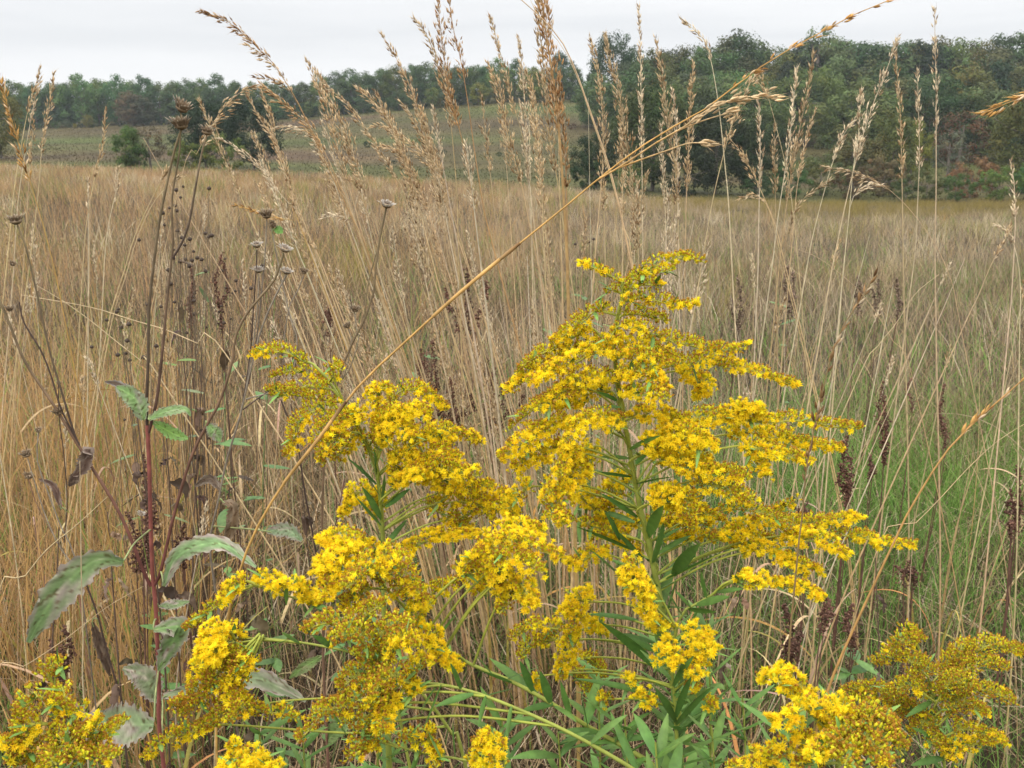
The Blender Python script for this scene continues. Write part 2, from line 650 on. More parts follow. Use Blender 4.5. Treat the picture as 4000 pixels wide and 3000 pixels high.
    d = mix(np.tile(np.array([.34, .23, .13]), (n, 1)), np.tile(np.array([.55, .45, .30]), (n, 1)), rng.uniform(0, 1, n) ** 2)
    blades(mb, x, y, rng.uniform(.10, .32, n), rng.uniform(.003, .007, n), rng.uniform(.6, 2.2, n), rng.uniform(0, 2 * PI, n),
           np.abs(rng.normal(.4, .5, n)), d, d)
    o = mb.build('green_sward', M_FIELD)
    o['kind'] = 'stuff'
    o['label'] = 'low green grass and thatch growing beneath the dry stalks'
    o['category'] = 'grass'
    # ---- rough grass on the hill
    mb = MB()
    x, y = scatter(60000, 108, 330, .72)
    c = mix(np.tile(np.array([.066, .060, .019]), (len(x), 1)), np.tile(np.array([.083, .052, .029]), (len(x), 1)),
            vnoise(x, y, .03, 1) + rng.normal(0, .2, len(x)))
    c = mix(c, np.tile(np.array([.054, .068, .016]), (len(x), 1)), vnoise(x * .5, y * 1.6, .035, 4) * 1.5 - .5)
    blades(mb, x, y, rng.uniform(.12, .34, len(x)), rng.uniform(.10, .25, len(x)), rng.uniform(0, .3, len(x)),
           rng.uniform(0, 6, len(x)), np.zeros(len(x)), c * .8, c, seg=2)
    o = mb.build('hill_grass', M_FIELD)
    o['kind'] = 'stuff'
    o['label'] = 'rough olive brown grass covering the hill behind the field'
    o['category'] = 'grass'


build_meadow()


# ================================================================== TREES
def crown_tpl(seed, wid, low, nclump, nleaf, leaf, shape='round'):
    """unit-height crown: a cloud of leaf clumps between z = low and 1"""
    r = np.random.default_rng(seed)
    mb = MB()
    cs = []
    while len(cs) < nclump:
        p = r.normal(0, 1, 3)
        p /= np.linalg.norm(p)
        p *= r.uniform(.55, 1.0) ** .5
        if shape == 'round':
            rad = wid / 2 * (1 + .25 * math.sin(3 * math.atan2(p[1], p[0]) + seed))
        elif shape == 'cone':
            rad = wid / 2 * (1.05 - .75 * (p[2] * .5 + .5))
        else:
            rad = wid / 2 * (1.1 if p[2] < .3 else .9)
        c = np.array([p[0] * rad, p[1] * rad, low + (1 - low) * (p[2] * .47 + .5)])
        cs.append(c)
    cs = np.array(cs)
    n = nclump * nleaf
    ci = np.repeat(np.arange(nclump), nleaf)
    cr_ = r.uniform(.075, .135, nclump) * (1.15 if shape != 'open' else .9)
    off = r.normal(0, 1, (n, 3))
    off = off / np.linalg.norm(off, axis=1, keepdims=True) * (r.uniform(0, 1, (n, 1)) ** .45)
    off[:, 2] *= .75
    pos = cs[ci] + off * cr_[ci][:, None]
    no = nrm(off * 1.6 + r.normal(0, .30, (n, 3)) + np.array([0, 0, .5]))
    x, y, _ = frames(no, r.uniform(0, 6.28, n))
    s = leaf * r.uniform(.6, 1.4, n)[:, None]
    A = pos - x * s * .5
    B = pos + y * s * .34
    C_ = pos + x * s * .5
    D = pos - y * s * .34
    V = np.stack([A, B, C_, D], 1).reshape(-1, 3)
    cm = r.uniform(.72, 1.28, nclump)[ci] * r.uniform(.9, 1.1, n)
    hue = r.normal(0, .10, nclump)[ci]
    C = np.stack([cm * (1 + hue), cm, cm * (1 - hue * .5)], 1)
    C = np.repeat(C, 4, 0) * .5
    Q = np.arange(n * 4).reshape(-1, 4)
    mb.add(V, C, Q=Q)
    return mb.mesh('crown', M_CROWN), cs


def trunk_tpl(seed, cs, low, rad):
    r = np.random.default_rng(seed)
    mb = MB()
    top = min(.8, low + .5)
    sp = cr([(0, 0, -.03), (r.normal(0, .01), r.normal(0, .01), low * .6), (r.normal(0, .02), r.normal(0, .02), top)], 9)
    tube(mb, sp, [rad * 1.3, rad, rad * .3], 7, (.16, .135, .11), (.13, .11, .09))
    for k in range(7):
        b = sp[r.integers(3, 8)]
        e = cs[r.integers(0, len(cs))]
        tube(mb, cr([b, b * .4 + e * .6 + np.array([0, 0, -.02]), e], 6), [rad * .4, rad * .12], 4, (.14, .12, .1))
    return mb.mesh('trunk', M_BARK, smooth=True)


KINDS = {}
for nm, args in {
    'broad': (3, .70, .02, 85, 90, .032, 'round'), 'broad2': (8, .64, .02, 85, 90, .031, 'round'),
    'tall': (14, .50, .05, 80, 90, .029, 'round'), 'open': (21, .62, .22, 46, 34, .034, 'open'),
    'cedar': (33, .62, .06, 90, 44, .034, 'cone'), 'bush': (40, 1.30, .0, 60, 80, .045, 'round'),
    'dense': (52, .82, .05, 120, 110, .024, 'round'),
}.items():
    me, cs = crown_tpl(*args)
    KINDS[nm] = (me, trunk_tpl(args[0], cs, args[2] + .05, .022 if nm not in ('bush', 'dense') else .016))
G1, G2, G3 = (.075, .105, .042), (.092, .115, .035), (.06, .088, .045)
GD, OLV, BRW = (.022, .036, .018), (.125, .115, .032), (.135, .105, .06)
RED, YLW, GRYB = (.19, .07, .05), (.19, .16, .035), (.12, .105, .085)


def tree(kind, u, base, top, Y, col, label, name='tree', group=None, wscale=1.0, trunk=True, cat='tree'):
    b = P(u, base, Y)
    z0 = gz1(b[0], Y)
    z1 = rowz(top, Y)
    H = max(z1 - z0, .6)
    t = thing(name, label, cat, (b[0], Y, z0), group)
    t.rotation_euler = (0, 0, random.uniform(0, 6.28))
    me, tk = KINDS[kind]
    c = bpy.data.objects.new('crown', me)
    COL.objects.link(c)
    c.parent = t
    c.scale = (H * wscale, H * wscale, H)
    br = random.uniform(.72, 1.28)
    j = [max(0, q * 2.35 * br * g * random.uniform(.88, 1.12)) for q, g in zip(col, (.92, 1.06, .80))]
    c.color = (j[0], j[1], j[2], 1)
    if trunk:
        k = bpy.data.objects.new('trunk', tk)
        COL.objects.link(k)
        k.parent = t
        k.scale = (H, H, H)
    return t


def pl(u, pts):
    return float(np.interp(u, [p[0] for p in pts], [p[1] for p in pts]))


def build_trees():
    LB = [(-900, 505), (0, 512), (450, 508), (700, 490), (1150, 443), (1450, 420), (1750, 400), (2000, 391), (2400, 392)]
    LT = [(-900, 330), (0, 318), (250, 310), (420, 288), (650, 303), (850, 300), (1000, 312), (1180, 308), (1320, 282), (1450, 270),
          (1560, 256), (1700, 246), (1850, 240), (1950, 236), (2060, 246), (2400, 262)]
    gl = 'trees of the long wood on the hill crest'
    words = {G1: 'mid green', G2: 'yellowish green', G3: 'bluish green'}
    u = -560
    i = 0
    while u < 2330:
        col = (G1, G2, G3, G1, G3)[i % 5]
        sec = ('above the left meadow' if u < 700 else 'behind the leaning grass plumes' if u < 1500 else 'left of the tall hedgerow tree')
        tree(random.choice(['broad', 'broad2', 'tall']), u, pl(u, LB), pl(u, LT) + random.uniform(-14, 22), 322 + random.uniform(-3, 8), col,
             'rounded ' + words[col] + ' tree in the crest wood ' + sec, 'hill_crest_tree', gl, random.uniform(.82, 1.12))
        u += random.uniform(46, 72)
        i += 1
    u = -500
    while u < 2300:                      # second rank filling the wood behind
        tree(random.choice(['broad', 'broad2']), u, pl(u, LB), pl(u, LT) + random.uniform(14, 40), 342 + random.uniform(-4, 6), G3,
             'dark tree crown filling the crest wood behind the front rank', 'hill_crest_tree', gl, 1.3, trunk=False)
        u += random.uniform(80, 105)
    for u, base, top, col, lab in [
        (520, 508, 355, (.085, .072, .046), 'reddish brown tree among the green crest wood'),
        (565, 506, 372, (.08, .07, .045), 'smaller russet tree beside the reddish one in the crest wood'),
        (350, 512, 447, YLW, 'low yellow green tree at the foot of the left wood'),
        (295, 512, 482, YLW, 'small yellowish bush at the foot of the left wood'),
        (640, 496, 484, YLW, 'tiny pale green bush at the edge of the left wood'),
        (90, 512, 420, G2, 'young tree at the front of the wood far left'),
        (1210, 440, 395, G2, 'short olive tree fronting the crest wood near the plumes'),
        (1300, 437, 360, G1, 'tree standing forward of the crest wood'),
        (1688, 405, 340, G2, 'round light green tree in front of the crest wood'),
        (1712, 404, 378, YLW, 'small yellow shrub below the round light green tree'),
        (1560, 410, 350, G1, 'bushy tree fronting the crest wood centre'),
        (1870, 396, 320, OLV, 'olive tree on the meadow edge of the crest wood'),
        (1960, 393, 285, (.11, .1, .04), 'yellow brown tree near the right end of the crest wood'),
        (1420, 425, 372, G3, 'blue green tree fronting the crest wood'),
        (1090, 450, 385, G3, 'dark blue green tree fronting the crest wood'),
        (2080, 392, 262, OLV, 'olive topped tree at the gap in the crest wood')]:
        tree('broad2', u, base, top, 311, col, lab, 'hill_crest_tree', gl, 1.25)
    tree('tall', 2190, 392, 196, 330, G3, 'tall dark tree rising highest at the right end of the crest wood', 'hill_crest_tree', gl, .95)
    u = -560
    while u < 2330:                      # shrubby margin of the wood
        tree('bush', u, pl(u, LB) + 1, pl(u, LB) - random.uniform(26, 52), 313 + random.uniform(-2, 3), (G3, GD, G1)[i % 3],
             'dark shrub in the shady margin along the foot of the crest wood', 'margin_shrub', 'shrubs along the margin of the crest wood', .9, trunk=False, cat='shrub')
        u += random.uniform(40, 60)
        i += 1
    # isolated trees on the left
    tree('dense', 5, 630, 318, 150, (.085, .085, .028), 'olive green tree cut by the left edge of the picture', 'deciduous_tree', None, .8)
    tree('tall', 508, 645, 482, 116, (.085, .12, .035), 'small bright green tree with a pale trunk in the left meadow', 'deciduous_tree', None, .95)
    tree('bush', 545, 645, 560, 115.5, (.06, .09, .03), 'dark low bush hugging the foot of the small bright green tree', 'bush', None, .55, cat='bush')
    tree('open', 590, 640, 482, 118, (.13, .09, .065), 'bare brownish shrub behind the small bright green tree', 'bare_shrub', None, 1.1, cat='shrub')
    tree('dense', 805, 640, 374, 132, GD, 'dark evergreen tree left of the darkest one in the valley', 'evergreen_tree', None, .95)
    tree('dense', 990, 640, 372, 128, (.017, .030, .017), 'darkest evergreen tree standing alone below the meadow hill', 'evergreen_tree', None, .88)
    tree('bush', 890, 640, 508, 120, (.085, .095, .026), 'large olive bush between the two dark evergreens', 'bush', None, .75, cat='bush')
    tree('bush', 745, 645, 540, 119, (.12, .13, .03), 'yellow green bush left of the large olive bush', 'bush', None, .8, cat='bush')
    for u, v, h, col, lab in [(1436, 575, 26, GD, 'small dark green shrub alone on the hill meadow'),
                              (1640, 560, 20, G1, 'low green shrub on the mid slope of the hill'),
                              (1735, 600, 18, GD, 'dark shrub low on the hill slope'),
                              (1540, 640, 16, GD, 'tiny dark shrub near the foot of the hill'),
                              (2232, 505, 26, (.10, .05, .04), 'reddish dark shrub on the hill left of the big woods'),
                              (1950, 610, 18, GD, 'small shrub on the hill behind the brown plume'),
                              (1720, 436, 10, GD, 'tiny shrub high on the hill meadow'),
                              (1270, 640, 16, GD, 'dark shrub at the foot of the hill behind the leaning plumes'),
                              (1120, 632, 14, GD, 'dark low shrub right of the darkest evergreen')]:
        Y = float(np.interp(v, [390, 450, 520, 600, 650], [310, 265, 225, 175, 150]))
        for _ in range(6):          # walk to the distance where this row meets the ground
            Yg = np.linspace(120, 318, 200)
            zz = np.array([gz1(uvx(u, v, yy), yy) - rowz(v, yy) for yy in Yg])
            k = np.where(np.diff(np.sign(zz)))[0]
            if len(k):
                Y = Yg[k[0]]
        tree('bush', u, v, v - h, Y, col, lab, 'shrub', 'shrubs dotted over the hill', 1.0, trunk=False, cat='shrub')
    # the big hedgerow tree and the right-hand wood
    tree('dense', 2395, 392, 112, 255, (.030, .050, .024), 'tallest dark crowned tree in front of the pale sky gap', 'hedgerow_tree', None, .66)
    tree('open', 2440, 450, 225, 246, (.085, .08, .06), 'grey half bare tree below the tallest dark crown', 'half_bare_tree', None, .75)
    tree('broad', 2330, 420, 290, 240, (.07, .088, .04), 'green tree at the foot of the tallest dark crown', 'hedgerow_tree', None, 1.2)
    RT = [(2500, 200), (2560, 182), (2620, 172), (2700, 168), (2800, 148), (2880, 124), (2950, 142), (3080, 160), (3150, 150), (3260, 128), (3320, 170),
          (3400, 148), (3500, 140), (3610, 152), (3700, 126), (3850, 118), (4000, 128), (4900, 140)]
    gr = 'trees of the big wood on the right slope'
    u = 2500
    i = 0
    pal = [G1, OLV, GD, (.085, .095, .035), G1, (.085, .08, .034), (.04, .058, .026), (.07, .09, .038)]
    cw = ['green', 'olive', 'dark', 'dull', 'fresh', 'brownish', 'deep', 'greyish']
    while u < 4750:
        tree(random.choice(['broad', 'broad2', 'tall', 'dense']), u, 420, pl(u, RT) + random.uniform(-14, 30), 262 + random.uniform(-6, 6), pal[i % 8],
             cw[i % 8] + ' tree on the skyline of the right wood ' + ('left of the long leaning stalk' if u < 2950 else 'behind the upright straws' if u < 3700 else 'near the right edge'),
             'skyline_tree', gr, random.uniform(.85, 1.15))
        u += random.uniform(52, 78)
        i += 1
    tree('open', 3180, 420, 74, 258, (.075, .095, .05), 'lone airy tree rising above the right wood skyline', 'skyline_tree', gr, .62)
    for row, (Y, b, t0, t1, ws) in enumerate([(226, 520, 215, 290, 1.0), (192, 600, 300, 370, 1.0)]):
        u = 2480 + row * 20
        while u < 4700:
            if row == 0 or not (2980 < u < 3260):
                tree(random.choice(['broad', 'broad2', 'dense']), u, b, random.uniform(t0, t1), Y + random.uniform(-6, 6), pal[i % 8],
                     cw[i % 8] + (' tree in the middle ranks of the right wood ' if row == 0 else ' tree on the lower slope of the right wood ')
                     + ('left of the long leaning stalk' if u < 2950 else 'behind the upright straws' if u < 3700 else 'near the right edge'),
                     'slope_tree', gr, random.uniform(1.0, 1.3))
            u += random.uniform(82, 118)
            i += 1
    Dk = (.028, .042, .018)
    for kind, u, base, top, Y, col, ws, lab in [
        ('dense', 2545, 745, 305, 125, (.040, .058, .020), .86, 'large dark green tree at the field edge behind the goldenrod tip'),
        ('dense', 2330, 730, 505, 121, Dk, .95, 'low dark green tree at the field edge where the wood begins'),
        ('bush', 2300, 730, 600, 118, Dk, .7, 'dark bush at the left foot of the big wood'),
        ('dense', 2790, 750, 400, 124, (.026, .039, .018), 1.0, 'broad very dark tree right of the large field edge tree'),
        ('dense', 2950, 755, 455, 122, Dk, .8, 'dark green tree behind the crossing straws at the field edge'),
        ('bush', 2680, 752, 560, 117, (.02, .03, .014), .8, 'very dark green bush below the broad very dark tree'),
        ('bush', 2440, 745, 640, 116, (.075, .088, .03), .9, 'small olive bush beside the grey trunk at the field edge'),
        ('bush', 3080, 760, 640, 119, (.055, .08, .028), .95, 'green bush at the field edge right of the dark trees'),
        ('bush', 3200, 762, 585, 124, (.085, .085, .035), .85, 'olive brown bush at the field edge behind the paired straws'),
        ('broad', 3330, 762, 490, 132, (.09, .088, .034), .95, 'olive rounded tree behind the right straws'),
        ('bush', 3330, 764, 640, 118, (.105, .075, .042), .9, 'brown leaved bush at the field edge behind the right straws'),
        ('bush', 3450, 762, 600, 122, (.10, .075, .04), .8, 'rusty brown thicket at the field edge'),
        ('broad2', 3470, 760, 430, 140, (.075, .092, .033), .9, 'green tree rising over the rusty brown thicket'),
        ('broad', 3560, 700, 470, 150, (.115, .105, .03), .7, 'yellowing tree left of the red crowned one'),
        ('open', 3735, 700, 412, 140, (.115, .05, .042), .95, 'red crowned tree on the right slope'),
        ('open', 3700, 730, 500, 134, GRYB, .9, 'grey half bare tree below the red crown'),
        ('bush', 3620, 764, 650, 118, (.085, .08, .032), .9, 'olive bush at the field edge left of the orange bush'),
        ('bush', 3790, 745, 600, 121, (.155, .072, .045), .8, 'orange red bush at the right field edge'),
        ('bush', 3730, 765, 668, 116, (.05, .078, .028), .8, 'dark green bush in front of the orange red bush'),
        ('bush', 3890, 765, 640, 117, (.10, .115, .03), .8, 'yellow green bush at the right field edge'),
        ('dense', 3990, 765, 320, 128, (.075, .078, .03), .7, 'tall olive tree at the right edge of the picture'),
        ('bush', 4060, 768, 610, 116, (.06, .08, .028), .9, 'green bush cut by the right edge'),
        ('dense', 4250, 765, 380, 124, Dk, .8, 'dark tree beyond the right edge of the field'),
        ('bush', 3540, 766, 690, 115, (.06, .075, .028), 1.0, 'low green bush in front of the rusty thicket'),
        ('bush', 2960, 760, 680, 115, (.045, .066, .028), 1.0, 'low dark bush at the field edge below the crossing straws')]:
        nm = {'bush': 'field_edge_bush', 'open': 'half_bare_tree'}.get(kind, 'field_edge_tree')
        tree(kind, u, base, top, Y, col, lab, nm, None, ws, cat='bush' if kind == 'bush' else 'tree')


build_trees()


# ================================================================== GOLDENROD
LEAFG = np.array([.092, .185, .038])
LEAFG2 = np.array([.145, .25, .055])
STEMG = (.26, .29, .055)


def plume_heads(pts3, w, yel, rgen, bare=0.0, ybias=.10):
    """positions / axes of flower heads along one arching branch (world units)"""
    n = 60
    c = cr(pts3, n)
    Ln = np.sum(np.linalg.norm(np.diff(c, axis=0), axis=1))
    tan = nrm(np.gradient(c, axis=0))
    area = Ln * w * 1.35
    N = int(np.clip(area / (0.0048 ** 2) * 4.3, 34, 1150))
    s = rgen.uniform(0.02 + bare, 1, N)
    idx = np.clip((s * (n - 1)).astype(int), 0, n - 1)
    prof = np.interp((s - bare) / (1 - bare), [0, .15, .5, .85, 1], [.45, 1, 1.0, .62, .30])
    prof = prof * (0.72 + 0.55 * np.abs(np.sin(s * Ln / 0.017 + rgen.uniform(0, 6))) ** .8)
    up = np.array([0, -.15, 1.0])
    upv = nrm(up - tan * np.sum(tan * up, 1, keepdims=True))
    sd = np.cross(tan, upv)
    a = rgen.uniform(-.40, 1.0, N)
    b = rgen.uniform(-1, 1, N) * np.sqrt(np.clip(1 - (np.clip(a, 0, 1)) ** 2, 0.05, 1))
    off = upv[idx] * (a * .92 * w * prof)[:, None] + sd[idx] * (b * w * .95 * prof)[:, None]
    pos = c[idx] + off + tan[idx] * rgen.normal(0, .002, N)[:, None]
    ax = nrm(np.array([0, -.12, .75]) + nrm(off) * .85 + tan[idx] * .25 + rgen.normal(0, .28, (N, 3)))
    patch = .5 + .5 * np.sin(s * Ln / 0.021 + rgen.uniform(0, 6)) * np.sin(a * 3 + rgen.uniform(0, 6))
    score = yel * .95 + .34 * (patch - .5) * 2 + rgen.normal(0, .15, N) - .46 * (np.clip(a, 0, 1) - .35) - ybias
    return c, pos, ax, score, idx


def goldenrod(label, stem, plumes, leaves=(), Y=.95, auto=(0.0, 1.0, 26), seed=0, rad=.0035, root=None, scale=1.0, lsize=1.0, stemc=STEMG):
    """stem: traced points (u, v[, Y]) tip -> base; plumes: (pts, half width px, yellowness, depth shift)"""
    rg = np.random.default_rng(seed)
    sp = [P(q[0], q[1], q[2] if len(q) > 2 else Y) for q in stem]
    suv = np.array([[q[0], q[1]] for q in stem], float)
    if root is not None:
        e = np.array([root[0], root[1], gz1(*root) - .01])
        full = sp + [sp[-1] * .5 + e * .5, e]
    else:
        full = to_ground(sp, spread=.18)
    base = full[-1].copy()
    base[2] = gz1(base[0], base[1])
    t = thing('goldenrod', label, 'wildflower', base, 'goldenrod plants flowering in the foreground')
    cs = cr(full, 70)
    mb = MB()
    tube(mb, cs[::-1], [rad * 1.25, rad, rad * .8, rad * .3], 7, np.array(stemc) * .9, stemc, .06)
    mb.build('stem', M_STEM, t, base, True)
    duv = cr(np.column_stack([suv, np.zeros(len(suv))]), 60)[:, :2]
    d3 = cr(np.array(sp), 60)
    for (pts, w, yel, dy) in plumes:
        pu = np.array(pts, float)
        s0 = pu[0]
        # the nearest lower point of the stem carries the branch
        cand = (duv[:, 0] - s0[0]) ** 2 + ((duv[:, 1] - s0[1]) * 1.0) ** 2 + np.where(duv[:, 1] < s0[1] - 15, 1e7, 0) + np.where(duv[:, 1] < s0[1] + 25, 4000, 0)
        k = int(np.argmin(cand))
        Ys = d3[k, 1]
        m = len(pu)
        ys = Ys + dy * (0.35 + .65 * np.linspace(0, 1, m))
        p3 = np.array([P(u, v, yy) for (u, v), yy in zip(pu, ys)])
        mean_y = float(np.mean(ys))
        wm = w * {4: 1.1, 5: 1.08, 3: 1.04}.get(seed, .99) * mean_y / F
        bare = 0.0
        ln = float(np.sum(np.linalg.norm(np.diff(pu, axis=0), axis=1)))
        if np.hypot(duv[k, 0] - s0[0], duv[k, 1] - s0[1]) < 80 and ln > 160 and s0[1] > 1640:
            bare = min(.34, 60 / ln)
        c, pos, ax, sc, idx = plume_heads(p3, wm, yel, rg, bare, {8: .20, 4: .12, 13: .17, 12: .10, 5: .09, 3: .05}.get(seed, .06))
        # branch twig
        bm = MB()
        jx = d3[k]
        gap = np.linalg.norm(p3[0] - jx)
        if gap > .004:
            tw = cr([jx, jx * .45 + p3[0] * .55 + np.array([0, 0, .06 * gap]), p3[0], p3[min(1, m - 1)]] if gap < .2 else
                    [jx, jx * .6 + p3[0] * .4 - np.array([0, 0, .04 * gap]), p3[0], p3[min(1, m - 1)]], 16)
            tube(bm, tw, [.0014, .0010], 5, (.27, .31, .05), (.34, .34, .05), .05)
        tube(bm, c, [.0013, .0006], 5, (.32, .33, .05), (.40, .36, .05), .05)
        # fine side stalks to the heads
        sel = np.arange(0, len(pos), 2)
        if len(sel):
            A = c[np.clip(idx[sel] - 2, 0, len(c) - 1)]
            B = pos[sel]
            dd = nrm(B - A)
            sx, sy, _ = frames(dd)
            wv = .00045
            V = np.stack([A - sx * wv, A + sx * wv, A + sy * wv * 1.5, B], 1).reshape(-1, 3)
            o = (np.arange(len(sel)) * 4)[:, None]
            bm.add(V, (.36, .36, .06), T=np.concatenate([o + [[0, 1, 3]], o + [[1, 2, 3]], o + [[2, 0, 3]]]))
        # small bracts along the branch
        for q in range(3):
            kk = rg.integers(4, 50)
            lance(bm, c[kk], rg.normal(0, 1, 3) * .5 + np.array([0, -.2, .3]) + (c[kk] - c[kk - 4]) * 40, rg.uniform(.012, .026) * lsize, .0022, .2, jit(LEAFG2))
        br = bm.build('flower_branch', M_STEM, t, base)
        fm = MB()
        isop = sc > .5
        isbud = ~isop & (rg.uniform(0, 1, len(sc)) < .86)
        isgr = ~isop & ~isbud
        ms = scale * .00086 * rg.uniform(.75, 1.25, len(sc))
        tint = 1 + rg.normal(0, .09, (len(sc), 1)) * np.ones((1, 3)) + rg.normal(0, .03, (len(sc), 3))
        for q in range(3):
            mk = isop & (np.arange(len(sc)) % 3 == q)
            stamp(fm, T_OPEN[q], pos[mk], ax[mk], ms[mk] * 1.12, tint=tint[mk])
            mk = isbud & (np.arange(len(sc)) % 3 == q)
            stamp(fm, T_BUD[q], pos[mk], ax[mk], ms[mk], tint=tint[mk])
        stamp(fm, T_GREEN[0], pos[isgr], ax[isgr], ms[isgr] * .95, tint=tint[isgr])
        fm.build('flower_heads', M_PETAL, br, (base[0], base[1], base[2]))
    # traced leaves
    for lf in leaves:
        (u0, v0), (u1, v1), w = lf[:3]
        k = int(np.argmin((duv[:, 0] - u0) ** 2 + (duv[:, 1] - v0) ** 2))
        Yb = d3[k, 1]
        dy = lf[3] if len(lf) > 3 else rg.uniform(-.05, .02)
        A, B = P(u0, v0, Yb - .003), P(u1, v1, Yb + dy)
        lm = MB()
        L = np.linalg.norm(B - A)
        up = A + (B - A) + np.array([0, 0, .10 * L])
        lance(lm, A, up - A, np.linalg.norm(up - A), w * Yb / F * .35, .10, jit(LEAFG, .16), jit(LEAFG * 1.1, .1), roll=rg.uniform(.5, 1.1) * rg.choice([-1, 1]), n=10)
        lm.build('leaf', M_LEAF, t, base, True)
    f0, f1, nl = auto
    for q in range(nl):
        f = f0 + (f1 - f0) * (q + rg.uniform(0, .8)) / max(nl, 1)
        k = int(np.clip(f * 69, 1, 68))
        ang = q * 2.4 + rg.uniform(-.4, .4)
        d = np.array([math.cos(ang), math.sin(ang) * .9, rg.uniform(.45, 1.25)])
        lm = MB()
        L = rg.uniform(.045, .085) * lsize * (.6 + .5 * min(f * 2.2, 1))
        lance(lm, cs[k], d, L, L * rg.uniform(.075, .105), rg.uniform(.05, .35), jit(LEAFG, .2), jit(LEAFG2, .15), roll=rg.uniform(-.5, .5))
        lm.build('leaf', M_LEAF, t, base, True)
    return t


